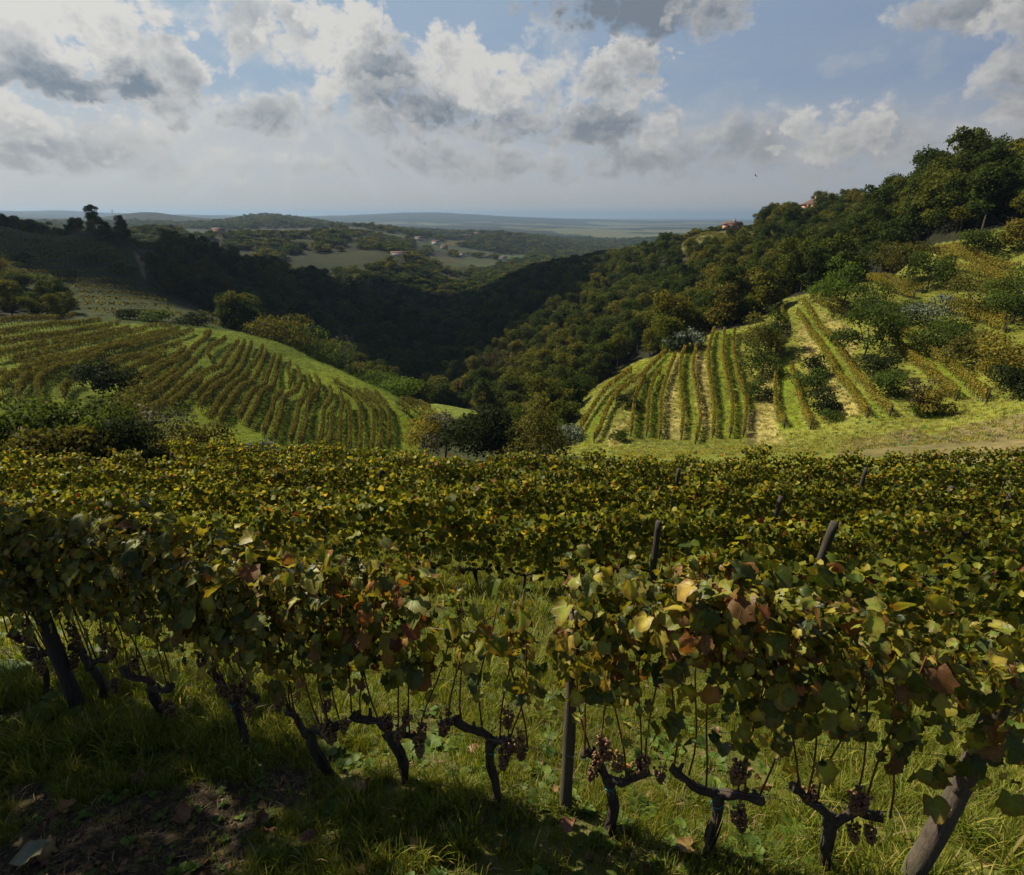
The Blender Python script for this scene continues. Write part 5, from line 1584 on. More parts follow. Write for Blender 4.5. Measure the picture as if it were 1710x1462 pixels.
HILL_ROWS = [[(-20, 402), (70, 402), (175, 411)], [(-20, 413), (90, 413), (208, 425)], [(-20, 424), (100, 425), (222, 436)], [(-20, 440), (100, 441), (232, 450)], [(-20, 452), (90, 453), (232, 462)], [(-20, 390), (50, 390), (110, 396)], [(-20, 466), (90, 468), (232, 474)], [(110, 480), (180, 480), (240, 484)], [(-20, 408), (80, 408), (200, 420)], [(-20, 419), (90, 419), (218, 431)], [(-20, 430), (100, 431), (228, 440)], [(125, 490), (200, 490), (270, 496)], [(125, 499), (200, 500), (285, 506)], [(130, 509), (220, 511), (298, 516)],
             [(140, 520), (230, 522), (312, 526)], [(-20, 396), (60, 396), (150, 402)], [(330, 522), (370, 532), (400, 543)], [(318, 528), (350, 538), (385, 548)]]


LEFT_LABELS = {0: 'topmost short vine row under the trees at the upper left of the left vineyard', 1: 'second long straight vine row from the top of the left vineyard', 2: 'third long straight vine row from the top of the left vineyard',
               3: 'fourth long straight vine row from the top of the left vineyard', 4: 'fifth long vine row from the top, longest across the left vineyard', 5: 'vine row starting just below the five long straight ones of the left vineyard',
               6: 'outermost of the hooked vine rows bending round the hollow at far left', 7: 'short vine row stub at the left edge above the large dark bush', 8: 'middle hooked vine row bending round the hollow at far left',
               9: 'innermost hooked vine row with its foot at the end of the farm track', 10: 'short vine row left of the dark round tree in the hollow', 21: 'short vine row at the left edge beside the outermost hooked row',
               45: 'leftmost of the four short vine rows dropping over the right shoulder', 46: 'second of the four short vine rows dropping over the right shoulder', 47: 'third of the four short vine rows dropping over the right shoulder', 48: 'rightmost of the four short vine rows next to the meadow'}
RIGHT_LABELS = {0: 'outermost left vine row of the right vineyard, along the wood edge', 1: 'second vine row from the left, long and bent along the wood edge', 2: 'third vine row from the left starting above the tiny bramble', 3: 'short fourth vine row from the left of the right vineyard',
                4: 'fifth vine row from the left, left border of the first straw bank', 5: 'sixth vine row from the left, right border of the first straw bank', 6: 'seventh vine row from the left, left border of the second straw bank', 7: 'eighth vine row from the left, left of the widest green strip',
                8: 'ninth vine row from the left, in the middle of the green strips', 9: 'tenth vine row from the left, nearest to the dividing hedge', 10: 'lone vine row just right of the dividing hedge', 11: 'short vine row between the lone row and the three small bushes',
                12: 'left one of the two long parallel rows right of the three bushes', 13: 'right one of the two long parallel rows below the blue green tree', 14: 'short golden row left of the blue green tree at the hilltop', 15: 'short golden row behind the one left of the blue green tree',
                16: 'left one of the two rows right of the blue green tree', 17: 'right one of the two rows ending at the posts near the right edge', 18: 'front golden row on the bank above the thicket', 19: 'back golden row on the bank under the olive tree',
                20: 'upper row of the pair running to the right edge below the wide thicket', 21: 'lower row of the pair running to the right edge below the wide thicket', 22: 'highest row of the top plot near the right edge', 23: 'middle row of the top plot near the right edge', 24: 'lowest row of the top plot near the right edge'}


def row_mesh(P, rg, mat, card=0.26, per_m=30, w=0.27, z0=0.55, z1=1.65, sticks=True):
    d = np.concatenate([[0], np.cumsum(np.linalg.norm(np.diff(P, axis=0), axis=1))])
    L = d[-1]
    n = int(L * per_m)
    s = rg.uniform(0, L, n)
    gap = fbm(s * 0.8 + rg.uniform(0, 99), s * 0 + 3, 2, 4)
    s = s[gap > 0.12]
    n = len(s)
    Q = np.stack([np.interp(s, d, P[:, k]) for k in range(3)], 1)
    tang = np.stack([np.interp(s, d, np.gradient(P[:, k], d)) for k in range(2)], 1)
    tang /= np.linalg.norm(tang, axis=1)[:, None] + 1e-9
    nor = np.stack([-tang[:, 1], tang[:, 0]], 1)
    sg = np.where(rg.random(n) < 0.5, -1, 1)
    off = sg * w * np.sqrt(rg.random(n))
    top = z1 * (0.90 + 0.2 * fbm(s * 0.9 + 7, s * 0, 2, 8))
    hh = z0 + (top - z0) * rg.beta(1.3, 0.9, n)
    Q[:, :2] += nor * off[:, None]
    Q[:, 2] += hh
    N = np.concatenate([nor * sg[:, None] * 0.9, np.full((n, 1), 0.55)], 1)
    mb = MB()
    leaf_cards(mb, Q, N, card, rg)
    fm = mb.mesh('foliage', mat)
    tm = MB()
    if sticks:
        for q in np.arange(0.4, L, 0.95):
            c = np.array([np.interp(q, d, P[:, k]) for k in range(3)])
            tm.tube([c + [0, 0, -0.2], c + [rg.normal(0, 0.06), rg.normal(0, 0.06), 0.8]], [0.045, 0.04], 3, cap=False)
    return fm, tm, L


def build_hill_rows():
    rg = np.random.default_rng(77)
    def place(lines, dr, mat, lab, grp, hm, posts, special={}, **kw):
        for li, px in enumerate(lines):
            pts = np.array([hit(x, y, dr[0], dr[1], hm) for x, y in px])
            ok = np.ones(len(pts), bool)
            dd = np.hypot(pts[:, 0], pts[:, 1])
            for k in range(1, len(pts)):          # drop a point that slipped onto other ground
                if abs(math.log(dd[k] / dd[k - 1])) > 0.45:
                    ok[k] = False
            pts = pts[ok]
            if len(pts) < 2:
                continue
            P = resample(pts[:, :2], 0.5)
            if len(P) < 4:
                continue
            P = np.concatenate([P, ground(P[:, 0], P[:, 1])[:, None]], 1)
            root = put('vine_row', None, None, P[0], label=special.get(li, lab), cat='vine row', group=grp)
            Q = P - P[0]
            kk = dict(kw)
            if posts and li >= 16:
                kk.update(w=0.32, z1=1.95, per_m=140)
            fm, tm, L = row_mesh(Q, rg, mat, **kk)
            put('foliage', fm, root, kind='stuff')
            if tm.n:
                put('trunks', tm.mesh('trunks', M_BARK), root, kind='stuff')
            if posts:
                for q in (Q[0], Q[-1]):
                    pm = MB()
                    pm.tube([q + [0, 0, -0.3], q + [rg.normal(0, 0.12), -0.15, 1.75]], [0.09, 0.075], 6)
                    put('post', pm.mesh('post', M_PDARK), root)
    place(LEFT_ROWS, (68, 178), M_ROWL, 'curving vine row in the middle or right half of the sunlit left vineyard', 'vine rows of the left vineyard', 0.95, False, LEFT_LABELS, card=0.18, per_m=110, w=0.23)
    place(RIGHT_ROWS, (62, 182), M_ROWR, 'golden vine row climbing the slope on the right', 'vine rows of the right vineyard', 1.0, True, RIGHT_LABELS, card=0.19, per_m=110, w=0.23)
    place([[(1140, 403), (1210, 398), (1290, 396)], [(1135, 408), (1215, 404), (1292, 402)], [(1150, 396), (1200, 392), (1250, 390)], [(1150, 399), (1205, 395), (1270, 393)]], (285, 440), M_ROWL, 'thin vine row in the small field high on the right slope', 'vine rows of the small field on the right slope', 0.8, False, card=0.45, per_m=12, sticks=False)
    place(HILL_ROWS, (170, 330), M_ROWL, 'dim vine row on the shaded terraces of the left hill', 'vine rows of the left hill', 0.8, False, card=0.45, per_m=9, sticks=False)


build_hill_rows()

# ------------------------------------------------------------------ grass, weeds and fallen leaves of the near slope
def mat_blade(name, stops, trans=0.35, dap=0.35):
    return mat_leaf(name, stops, trans, 0.5, 0.14, dapple=dap, tint=(1.2, 1.15, 0.45))


M_GRASS = mat_blade('grass_blade', [(0, (0.062, 0.098, 0.010)), (0.35, (0.115, 0.150, 0.015)), (0.68, (0.185, 0.198, 0.024)), (0.88, (0.26, 0.24, 0.04)), (0.95, (0.30, 0.23, 0.08)), (1, (0.34, 0.26, 0.12))], 0.48)
M_LAWN = mat_blade('meadow_blade', [(0, (0.080, 0.135, 0.010)), (1, (0.12, 0.17, 0.014))])
M_WEED = mat_blade('weed_leaf', [(0, (0.045, 0.085, 0.012)), (0.6, (0.080, 0.125, 0.018)), (1, (0.12, 0.15, 0.026))], 0.3)
M_STRAW = mat_blade('straw', [(0, (0.16, 0.12, 0.06)), (0.6, (0.24, 0.18, 0.10)), (1, (0.10, 0.06, 0.03))], 0.2)
M_LITTER = mat_leaf('fallen_leaf', [(0, (0.13, 0.05, 0.022)), (0.5, (0.18, 0.08, 0.035)), (0.8, (0.24, 0.15, 0.05)), (1, (0.08, 0.03, 0.015))], 0.2, 0.5, 0.4, veins=True)


def mat_wall_early(name, c):
    m, t, out = new_mat(name)
    r = t.node('ShaderNodeObjectInfo').outputs['Random']
    principled(t, out, t.mix(1.0, (*c, 1), t.ramp(r, [(0.0, (0.55, 0.55, 0.55)), (1.0, (1.5, 1.45, 1.4))]), 'MULTIPLY'), 0.95, 0.05)
    return m


def tuft(seed, n, h, spread, width, mat, segs=4, lie=0.6):
    rg = np.random.default_rng(seed)
    mb = MB()
    s = np.linspace(0, 1, segs + 1)
    for k in range(n):
        a, lean = rg.uniform(0, 6.28), rg.uniform(0.1, 1.0) * lie
        L = h * rg.uniform(0.45, 1.15)
        d = np.array([math.cos(a), math.sin(a), 0])
        side = np.array([-math.sin(a), math.cos(a), 0])
        b = np.append(rg.normal(0, spread, 2), -0.02)
        bend = lean * s ** 1.7
        C = b + d * (bend * L)[:, None] + np.array([0, 0, 1]) * (L * s * np.sqrt(np.maximum(0.05, 1 - 0.75 * bend ** 2)) * (1 - 0.28 * bend))[:, None]
        w = width * rg.uniform(0.6, 1.3) * (1 - s ** 2.2) * 0.5
        tw = side + d * rg.normal(0, 0.4) + np.array([0, 0, rg.normal(0, 0.3)])
        V = np.concatenate([C[:-1] - tw * w[:-1, None], C[:-1] + tw * w[:-1, None], C[-1:]])
        m = segs
        q = [(i, m + i, m + i + 1, i + 1) for i in range(m - 1)]
        mb.add(V, [(m - 1, 2 * m - 1, 2 * m)], q)
    return mb.mesh('tuft', mat)


def weed(seed, n, size, mat):
    rg = np.random.default_rng(seed)
    mb = MB()
    for k in range(n):
        a = k * 2.4 + rg.normal(0, 0.3)
        L = size * rg.uniform(0.6, 1.2)
        el = rg.uniform(0.15, 1.0)
        s = np.array([0, 0.25, 0.55, 0.8, 1.0])
        wv = np.array([0.05, 0.20, 0.27, 0.18, 0.0]) * L * rg.uniform(0.7, 1.3)
        d = np.array([math.cos(a), math.sin(a), 0])
        sd = np.array([-math.sin(a), math.cos(a), 0])
        C = d * (L * s)[:, None] * math.cos(el) + np.array([0, 0, 1]) * (L * (s * math.sin(el) - 0.35 * s ** 2) + 0.02)[:, None]
        up = np.array([0, 0, 0.25])
        V = np.concatenate([C[:-1] - sd * wv[:-1, None] + up * wv[:-1, None], C[:-1] + sd * wv[:-1, None] + up * wv[:-1, None], C])
        q = []
        for i in range(3):
            q += [(i, 8 + i, 8 + i + 1, i + 1), (8 + i, 4 + i, 4 + i + 1, 8 + i + 1)]
        mb.add(V, [(3, 11, 12), (11, 7, 12)], q)
    return mb.mesh('weed', mat)


def build_grass():
    rg = np.random.default_rng(55)
    T = [tuft(1, 46, 0.20, 0.06, 0.0065, M_GRASS), tuft(2, 40, 0.26, 0.05, 0.008, M_GRASS, lie=0.8), tuft(3, 30, 0.36, 0.045, 0.010, M_GRASS, lie=0.85), tuft(4, 50, 0.13, 0.08, 0.006, M_GRASS, 3), tuft(5, 26, 0.22, 0.09, 0.005, M_STRAW, 3, 1.0),
         weed(6, 10, 0.11, M_WEED), weed(7, 14, 0.16, M_WEED), weed(8, 8, 0.075, M_WEED), tuft(9, 14, 0.55, 0.05, 0.017, M_GRASS, 5, 0.9)]
    def field(n, d0, d1, amax, soilcut):
        D = np.sqrt(rg.random(n) * (d1 ** 2 - d0 ** 2) + d0 ** 2)
        a = rg.uniform(-amax, amax, n)
        x, y = np.sin(a) * D, np.cos(a) * D
        col, dry, wood, z, px, py = cover_at(x, y)
        dens = fbm(x * 1.1, y * 1.1, 3, 13)
        soil = dry > 0.7
        keep = (rg.random(n) < np.clip((dens - 0.18) * 2.6, 0.12, 1)) & (~soil | (rg.random(n) < soilcut)) & (px > -120) & (px < 1830) & (py < 1620)
        return x[keep], y[keep], z[keep], dens[keep], soil[keep]
    x, y, z, dens, soil = field(20000, 1.3, 7.5, R(62), 0.34)
    n = len(x)
    long_ = (fbm(x * 0.7, y * 0.7, 2, 17) > 0.5)
    idx = np.where(long_, rg.choice([0, 1, 2, 2, 1, 5, 8], n, p=[.22, .28, .2, .14, .08, .06, .02]), rg.choice([0, 1, 3, 4, 5, 6, 7], n, p=[.28, .14, .25, .09, .09, .06, .09]))
    idx[soil] = rg.choice([3, 4, 5, 7], soil.sum())
    s = rg.uniform(0.45, 0.95, n)
    s = np.where((x < -0.4) & (y < 3.6), s * 0.68, s)
    gn_scatter('grass', np.stack([x, y, z], 1), np.stack([rg.normal(0, .12, n), rg.normal(0, .12, n), rg.uniform(0, 6.28, n)], 1), np.stack([s, s, s * rg.uniform(0.75, 1.2, n)], 1), idx, T, 'long green grass mixed with weeds under the nearest vines', 'grass')
    x, y, z, dens, soil = field(26000, 7.5, 31, R(47), 0.4)
    n = len(x)
    idx = rg.choice([0, 1, 2, 3, 4, 6], n, p=[.25, .25, .2, .12, .1, .08])
    s = rg.uniform(0.8, 1.4, n) * 1.15
    gn_scatter('slope_grass', np.stack([x, y, z], 1), np.stack([rg.normal(0, .1, n), rg.normal(0, .1, n), rg.uniform(0, 6.28, n)], 1), np.stack([s, s, s], 1), idx, T, 'grass between the rows farther down the slope', 'grass')
    # rough grass of the right and left vineyard slopes: whole clumps, seen from far off
    xs, ys = [], []
    nn = 60000
    D = np.sqrt(rg.random(nn) * (175 ** 2 - 62 ** 2) + 62 ** 2)
    a = rg.uniform(-R(44), R(46), nn)
    x, y = np.sin(a) * D, np.cos(a) * D
    col, dry, wood, z, px, py = cover_at(x, y)
    k = ~wood & (px > -30) & (px < 1740) & (inpoly(px, py, P_RV) | inpoly(px, py, P_LV))
    green = (col[:, 1] > 0.12) & (col[:, 0] < 0.09)
    left = px < 800
    k &= (~green | (rg.random(nn) < 0.25)) & (~left | (rg.random(nn) < 0.5))
    x, y, z, dry, col, left = x[k], y[k], z[k], dry[k], col[k], left[k]
    M_DRY = mat_blade('dry_grass', [(0, (0.18, 0.20, 0.028)), (0.6, (0.30, 0.28, 0.05)), (1, (0.42, 0.34, 0.10))], 0.4)
    CL = [tuft(21, 26, 0.40, 0.22, 0.05, M_DRY, 2), tuft(22, 24, 0.42, 0.22, 0.05, M_STRAW, 2), weed(23, 12, 0.4, M_WEED), tuft(24, 24, 0.38, 0.24, 0.05, M_LAWN, 2)]
    n = len(x)
    idx = np.where(rg.random(n) < dry * 0.55, 1, np.where(rg.random(n) < 0.12, 2, 0))
    idx[left] = 3
    s = rg.uniform(0.5, 1.2, n)
    gn_scatter('rough_grass', np.stack([x, y, z], 1), np.stack([0 * s, 0 * s, rg.uniform(0, 6.28, n)], 1), np.stack([s, s, s * np.where(left, .45, .6)], 1), idx, CL, 'rough tufted grass on the banks of the hillside vineyards', 'grass')


build_grass()


def build_litter():
    rg = np.random.default_rng(66)
    meshes = []
    for k in range(4):
        V, T, uv = leaf_shape(17, 400 + k, True)
        V = V.copy()
        V[:, 2] = V[:, 2] * 1.8 + 0.35 * V[:, 0] ** 2
        mb = MB()
        mb.add(V, T, None, 0, uv)
        mb.tube([(0, -0.4, 0.12), (0, -0.15, 0.06), (0, 0.02, 0.0)], 0.012, 3)
        meshes.append(mb.mesh('fallen_leaf', M_LITTER, smooth=True, attr='luv'))
    spots = [(612, 1326), (598, 1318), (520, 1412), (452, 1395), (445, 1372), (925, 1330), (1052, 1292), (795, 1266), (300, 1372), (112, 1362), (78, 1418), (860, 1208), (735, 1184), (1422, 1444), (1498, 1408), (232, 1304), (690, 1430), (1280, 1330), (380, 1196), (545, 1282), (1150, 1425), (955, 1400)]
    for px, py in spots:
        b = hit(px, py, 1.8, 9)
        s = rg.uniform(0.075, 0.13)
        put('fallen_leaf', meshes[rg.integers(4)], None, b + np.array([0, 0, 0.05 + 0.03 * rg.random()]), (rg.normal(0, 0.5), rg.normal(0, 0.5), rg.uniform(0, 6.28)), s, label='curled reddish brown vine leaf lying in the grass', cat='leaf', group='fallen leaves in the grass')
    V, T, uv = leaf_shape(17, 431, True)
    mb = MB()
    mb.add(V, T, None, 0, uv)
    m = mat_leaf('pale_fallen_leaf', [(0, (0.10, 0.125, 0.07)), (1, (0.13, 0.15, 0.08))], 0.15, 0.45, 0.5, veins=True, dapple=0.1, edge=0.35)
    b = hit(62, 1446, 1.8, 8)
    put('fallen_leaf', mb.mesh('fallen_leaf', m, smooth=True, attr='luv'), None, b + np.array([-0.02, -0.05, 0.09]), (0.42, -0.25, -0.7), 0.16, label='large pale green vine leaf lying on bare soil in the lower left corner', cat='leaf')


build_litter()


def build_clods():
    rg = np.random.default_rng(88)
    me = []
    for k in range(3):
        n1, n2 = 6, 4
        u, v = np.meshgrid(np.linspace(0, 2 * np.pi, n1, endpoint=False), np.linspace(0.15, np.pi - 0.15, n2), indexing='ij')
        P = np.stack([np.cos(u) * np.sin(v), np.sin(u) * np.sin(v), 0.7 * np.cos(v)], -1).reshape(-1, 3) * rg.uniform(0.7, 1.25, (n1 * n2, 1))
        i, j = np.meshgrid(np.arange(n1), np.arange(n2 - 1), indexing='ij')
        kk = (i + 1) % n1
        q = np.stack([i * n2 + j, i * n2 + j + 1, kk * n2 + j + 1, kk * n2 + j], -1).reshape(-1, 4)
        mb = MB()
        mb.add(P, None, q)
        me.append(mb.mesh('clod', M_CLOD))
    strip = MB()
    strip.tube([(-1, 0, 0.1), (0, 0.15, 0.3), (1, 0, 0.12)], [0.06, 0.08, 0.04], 3)
    me.append(strip.mesh('twig', M_STRAW))
    curl = MB()
    V, T, uv = leaf_shape(10, 777, False)
    V = V * 2.2
    V[:, 2] = 0.9 * V[:, 0] ** 2 + 0.3 * V[:, 1] + 0.1
    curl.add(V, T, None, 0, uv)
    me.append(curl.mesh('dry_leaf', M_LITTER, attr='luv'))
    n = 30000
    D = np.sqrt(rg.random(n) * (6.5 ** 2 - 1.6 ** 2) + 1.6 ** 2)
    a = rg.uniform(-R(55), R(50), n)
    x, y = np.sin(a) * D, np.cos(a) * D
    col, dry, wood, z, px, py = cover_at(x, y)
    soil = dry > 0.7
    keep = (soil & (rg.random(n) < 0.75)) | (rg.random(n) < 0.05)
    x, y, z, soil = x[keep], y[keep], z[keep], soil[keep]
    n = len(x)
    idx = np.where(soil, rg.choice([0, 1, 2, 3, 4], n, p=[.3, .25, .2, .19, .06]), rg.choice([3, 4], n, p=[.6, .4]))
    s = np.where(idx < 3, 0.006 + 0.020 * rg.random(n) ** 3, np.where(idx == 3, rg.uniform(0.02, 0.07, n), rg.uniform(0.014, 0.028, n)))
    gn_scatter('soil_crumbs', np.stack([x, y, z], 1), np.stack([rg.normal(0, .3, n), rg.normal(0, .3, n), rg.uniform(0, 6.28, n)], 1), np.stack([s, s, s], 1), idx, me, 'crumbs of brown soil with straw and dry leaf bits', 'soil')


M_CLOD = mat_wall_early('clod', (0.075, 0.058, 0.042))
build_clods()

# ------------------------------------------------------------------ houses on the ridges and in the valley, and the bird
def mat_wall(name, c):
    m, t, out = new_mat(name)
    n = t.noise(t.node('ShaderNodeTexCoord').outputs['Object'], 0.7, 5, 0.6)
    principled(t, out, t.mix(1.0, (*c, 1), t.ramp(n, [(0.3, (0.8, 0.79, 0.77)), (0.7, (1.08, 1.08, 1.08))]), 'MULTIPLY'), 0.9, 0.1)
    return m


M_ROOF = mat_wall('roof_tiles', (0.115, 0.075, 0.058))
M_CREAM = mat_wall('cream_plaster', (0.52, 0.46, 0.37))
M_PINK = mat_wall('pink_plaster', (0.46, 0.28, 0.20))
M_WHITE = mat_wall('white_plaster', (0.62, 0.60, 0.56))
M_PANE = mat_plain('window_pane', (0.02, 0.025, 0.03), 0.15, 0.5)
M_METAL = mat_plain('mast_metal', (0.10, 0.10, 0.11), 0.5, 0.5, 0.3)


def house(px, py, dr, w, d, h, rz, hip, wall, lab, floors=2, name='house', sink=0.6):
    b = hit(px, py, *dr)
    if dr[0] > 700:
        w, d, h = w * 0.72, d * 0.8, h * 0.8
    root = put(name, None, None, b - np.array([0, 0, sink]), (0, 0, rz), label=lab, cat='house')
    mb = MB()
    mb.box((0, 0, h / 2), (w, d, h))
    put('wall', mb.mesh('wall', wall), root)
    o, rh = 0.55, 0.30 * d
    e = h - 0.02
    V = [(-w / 2 - o, -d / 2 - o, e), (w / 2 + o, -d / 2 - o, e), (w / 2 + o, d / 2 + o, e), (-w / 2 - o, d / 2 + o, e)]
    k = min(d / 2, w / 2 - 0.3) if hip else -o
    V += [(-w / 2 + k, 0, e + rh), (w / 2 - k, 0, e + rh)]
    V += [(x, y, z - 0.22) for x, y, z in V[:4]]
    F = [(0, 1, 5, 4), (2, 3, 4, 5), (0, 6, 7, 1), (1, 7, 8, 2), (2, 8, 9, 3), (3, 9, 6, 0), (9, 8, 7, 6)]
    mb = MB()
    mb.add(V, [(1, 2, 5), (3, 0, 4)], F)
    rf = put('roof', mb.mesh('roof', M_ROOF), root)
    mb = MB()
    mb.box((w * 0.12, 0, e + rh + 0.2), (0.9, 0.9, 1.6))
    mb.box((w * 0.12, 0, e + rh + 1.05), (1.15, 1.15, 0.2))
    put('chimney', mb.mesh('chimney', wall), rf)
    n = max(2, int(w / 3.2))
    for f in range(floors):
        for i in range(n):
            x = (i + 0.5) / n * w - w / 2
            z = h * (f + 0.55) / floors
            mb = MB()
            mb.box((x, -d / 2 - 0.03, z), (1.2, 0.12, 1.5))
            wn = put('window', mb.mesh('window', M_WHITE), root)
            mb = MB()
            mb.box((x, -d / 2 - 0.10, z), (0.95, 0.04, 1.25))
            put('pane', mb.mesh('pane', M_PANE), wn)


house(1354, 361, (320, 420), 9.5, 8.5, 4.4, -0.2, True, M_PINK, 'red roofed house with a little chimney rising from the trees on the right ridge', sink=-1.0)
house(1222, 384, (380, 470), 10, 5, 2.8, 0.1, False, M_PINK, 'long low red roofed farmhouse at the end of the right ridge', 1, sink=-0.6)
house(668, 428, (760, 920), 34, 11, 5.5, 0.15, False, M_WHITE, 'long white farm building beside the trees above the valley fields', 1)
house(700, 402, (1100, 1700), 26, 12, 8, 0.0, False, M_CREAM, 'pale house behind the long white farm building', 2)
house(365, 384, (900, 1060), 24, 12, 9, 0.1, False, M_PINK, 'pinkish villa between dark trees on the middle hill', 2)
house(515, 384, (950, 1100), 34, 12, 5, -0.1, False, M_CREAM, 'low pale farm half hidden in trees on the middle hill', 1)
house(592, 390, (980, 1180), 14, 10, 5, 0.1, False, M_WHITE, 'small white cottage at the right end of the middle hill', 1)
house(742, 416, (1150, 1500), 18, 12, 7, 0.3, False, M_PINK, 'brick red house in the hamlet, lower of the pair in the valley', 2)
house(728, 409, (1200, 1600), 22, 12, 8, -0.2, False, M_WHITE, 'white house in the hamlet in the middle of the valley', 2)
house(755, 426, (1100, 1400), 20, 10, 5, 0.2, False, M_CREAM, 'dim house among trees at the lower end of the hamlet', 1)
house(772, 428, (1100, 1400), 16, 10, 6, 0.0, False, M_WHITE, 'small pale house right of the hamlet among trees', 1)
house(840, 434, (1200, 1500), 22, 10, 6, 0.2, False, M_WHITE, 'white house with brown roof on the valley floor by the pale track', 1)
house(797, 391, (1600, 2000), 28, 14, 8, 0.1, False, M_CREAM, 'house near the top of the wooded far hill', 2)
house(778, 395, (1600, 2000), 24, 12, 7, 0.0, False, M_CREAM, 'smaller house at the edge of the wooded far hill', 1)


def far_rows():
    rg = np.random.default_rng(8)
    for k in range(8):
        x = 752 + k * 4.6
        px = [(x - 3, 462 - k * 0.2), (x + 4, 448 + k * 0.3)]
        pts = np.array([hit(a, b, 800, 1150) for a, b in px])
        P = resample(pts[:, :2], 4.0)
        if len(P) < 3:
            continue
        P = np.concatenate([P, ground(P[:, 0], P[:, 1])[:, None]], 1)
        root = put('vine_row', None, None, P[0], label='tiny straight vine row in the bright plot on the valley floor', cat='vine row', group='vine rows of the bright valley plot')
        fm, tm, L = row_mesh(P - P[0], rg, M_ROWL, card=1.3, per_m=2.5, w=0.8, z0=0.4, z1=2.4, sticks=False)
        put('foliage', fm, root, kind='stuff')


far_rows()


def mast():
    b = hit(1440, 348, 200, 330)
    mb = MB()
    mb.tube([(0, 0, -1), (0, 0, 13)], [0.14, 0.05], 5)
    for z in (11.0, 12.0):
        mb.tube([(-0.7, 0, z), (0.7, 0, z)], 0.05, 4)
    put('radio_mast', mb.mesh('radio_mast', M_METAL), None, b, label='thin radio mast sticking out of the trees on the right skyline', cat='mast')
    b = hit(188, 357, 8000, 11000)
    mb = MB()
    mb.tube([(0, 0, -10), (0, 0, 30), (0, 0, 48)], [9, 6, 2.5], 6)
    mb.tube([(0, 0, 30), (0, 0, 34)], [14, 14], 6)
    put('lookout_tower', mb.mesh('lookout_tower', M_WHITE), None, b, label='tiny tower on the blue ridge at the far left horizon', cat='tower')


mast()


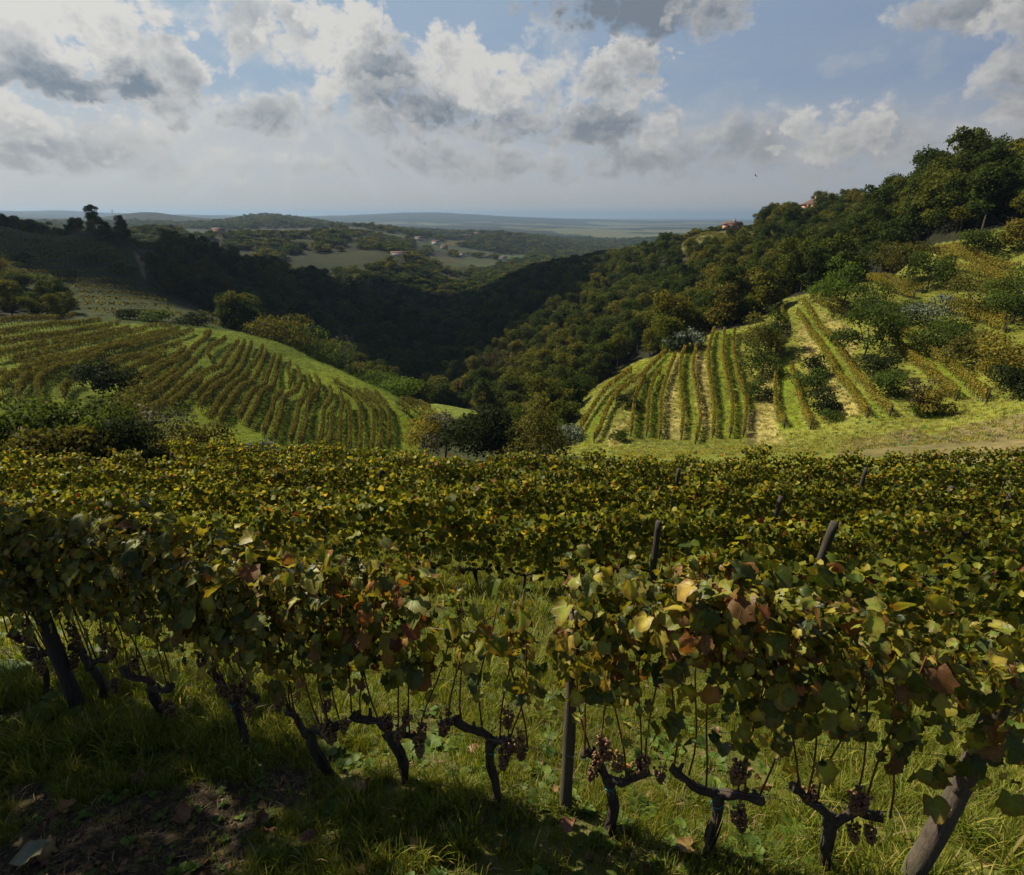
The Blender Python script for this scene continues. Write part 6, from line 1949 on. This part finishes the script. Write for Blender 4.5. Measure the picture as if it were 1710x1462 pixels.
def bird():
    a, t = ray(1262, 294)
    D = 60.0
    p = (math.sin(a) * D, math.cos(a) * D, D * t)
    m = mat_plain('bird_feathers', (0.02, 0.02, 0.022), 0.7)
    mb = MB()
    s = np.linspace(0, 1, 9)
    mb.tube(np.stack([0 * s, -0.16 + 0.36 * s, 0.01 * np.sin(s * 3)], 1), 0.055 * np.sin(np.clip(s * 0.93 + 0.04, 0, 1) * np.pi) ** 0.7 + 0.004, 8)
    mb.tube([(0, 0.19, 0), (0, 0.235, -0.005)], [0.014, 0.002], 5)
    body = MB
    root = put('bird', mb.mesh('bird', m, smooth=True), None, p, (0.2, 0.5, 0.9), 0.5, label='small dark bird flying against the grey clouds above the right ridge', cat='bird')
    for sg in (-1, 1):
        w = MB()
        V = [(sg * 0.03, 0.10, 0.02), (sg * 0.03, -0.04, 0.02), (sg * 0.20, 0.12, 0.10), (sg * 0.20, -0.04, 0.09), (sg * 0.40, 0.04, 0.12), (sg * 0.38, -0.05, 0.11), (sg * 0.56, -0.08, 0.10)]
        V2 = [(x, y, z - 0.008) for x, y, z in V]
        w.add(V + V2, [(4, 5, 6), (13, 12, 11)], [(0, 1, 3, 2), (2, 3, 5, 4), (9, 10, 8, 7), (11, 12, 10, 9), (0, 2, 9, 7), (2, 4, 11, 9), (4, 6, 13, 11), (6, 5, 12, 13), (5, 3, 10, 12), (3, 1, 8, 10)])
        put('wing', w.mesh('wing', m), root)
    w = MB()
    w.add([(-0.02, -0.14, 0.005), (0.02, -0.14, 0.005), (0.05, -0.30, 0.0), (-0.05, -0.30, 0.0), (-0.02, -0.14, -0.005), (0.02, -0.14, -0.005), (0.05, -0.30, -0.008), (-0.05, -0.30, -0.008)], None, [(0, 1, 2, 3), (7, 6, 5, 4), (0, 4, 5, 1), (1, 5, 6, 2), (2, 6, 7, 3), (3, 7, 4, 0)])
    put('tail', w.mesh('tail', m), root)


bird()

# ------------------------------------------------------------------ an unseen cumulus above the frame, added and shaped to shade the valley
def build_shade_cloud():
    rg = np.random.default_rng(12)
    m, t, out = new_mat('cloud')
    principled(t, out, (0.82, 0.83, 0.84), 1.0, 0.0)
    base = 900.0
    sx, sy = sun_dir.x / sun_dir.z * (base + 40), sun_dir.y / sun_dir.z * (base + 40)
    n1, n2 = 14, 9
    u, v = np.meshgrid(np.linspace(0, 2 * np.pi, n1, endpoint=False), np.linspace(0, np.pi, n2), indexing='ij')
    S = np.stack([np.cos(u) * np.sin(v), np.sin(u) * np.sin(v), np.cos(v)], -1).reshape(-1, 3)
    i, j = np.meshgrid(np.arange(n1), np.arange(n2 - 1), indexing='ij')
    k = (i + 1) % n1
    q = np.stack([i * n2 + j, i * n2 + j + 1, k * n2 + j + 1, k * n2 + j], -1).reshape(-1, 4)
    mb = MB()
    for (cx, cy_, rx, ry, n) in CLOUD_SHADE:
        for _ in range(n):
            a, r = rg.uniform(0, 6.28), math.sqrt(rg.random())
            R0 = rg.uniform(55, 95)
            c = np.array([cx + sx + rx * r * math.cos(a), cy_ + sy + ry * r * math.sin(a), base + rg.uniform(0, 90) * (1.2 - r)])
            P = S * R0 * np.array([1.15, 1.15, 0.8])
            nz = fbm(P[:, 0] * 0.02 + c[0], P[:, 1] * 0.02 + P[:, 2] * 0.017 + c[1], 3, 3)
            P = P * (0.75 + 0.5 * nz)[:, None] + c
            P[:, 2] = np.maximum(P[:, 2], base - 8 + 8 * nz)
            mb.add(P, None, q)
    put('cloud', mb.mesh('cloud', m, smooth=True), label='white cumulus cloud added out of view to shade the wooded valley and left hill', cat='cloud', kind='stuff')


CLOUD_SHADE = [  # the ground it shades: centre x, y and half widths in metres, number of billows
    (-225, 305, 110, 85, 9), (-165, 470, 150, 130, 15), (-110, 590, 120, 80, 9), (-330, 480, 130, 170, 13)]
build_shade_cloud()
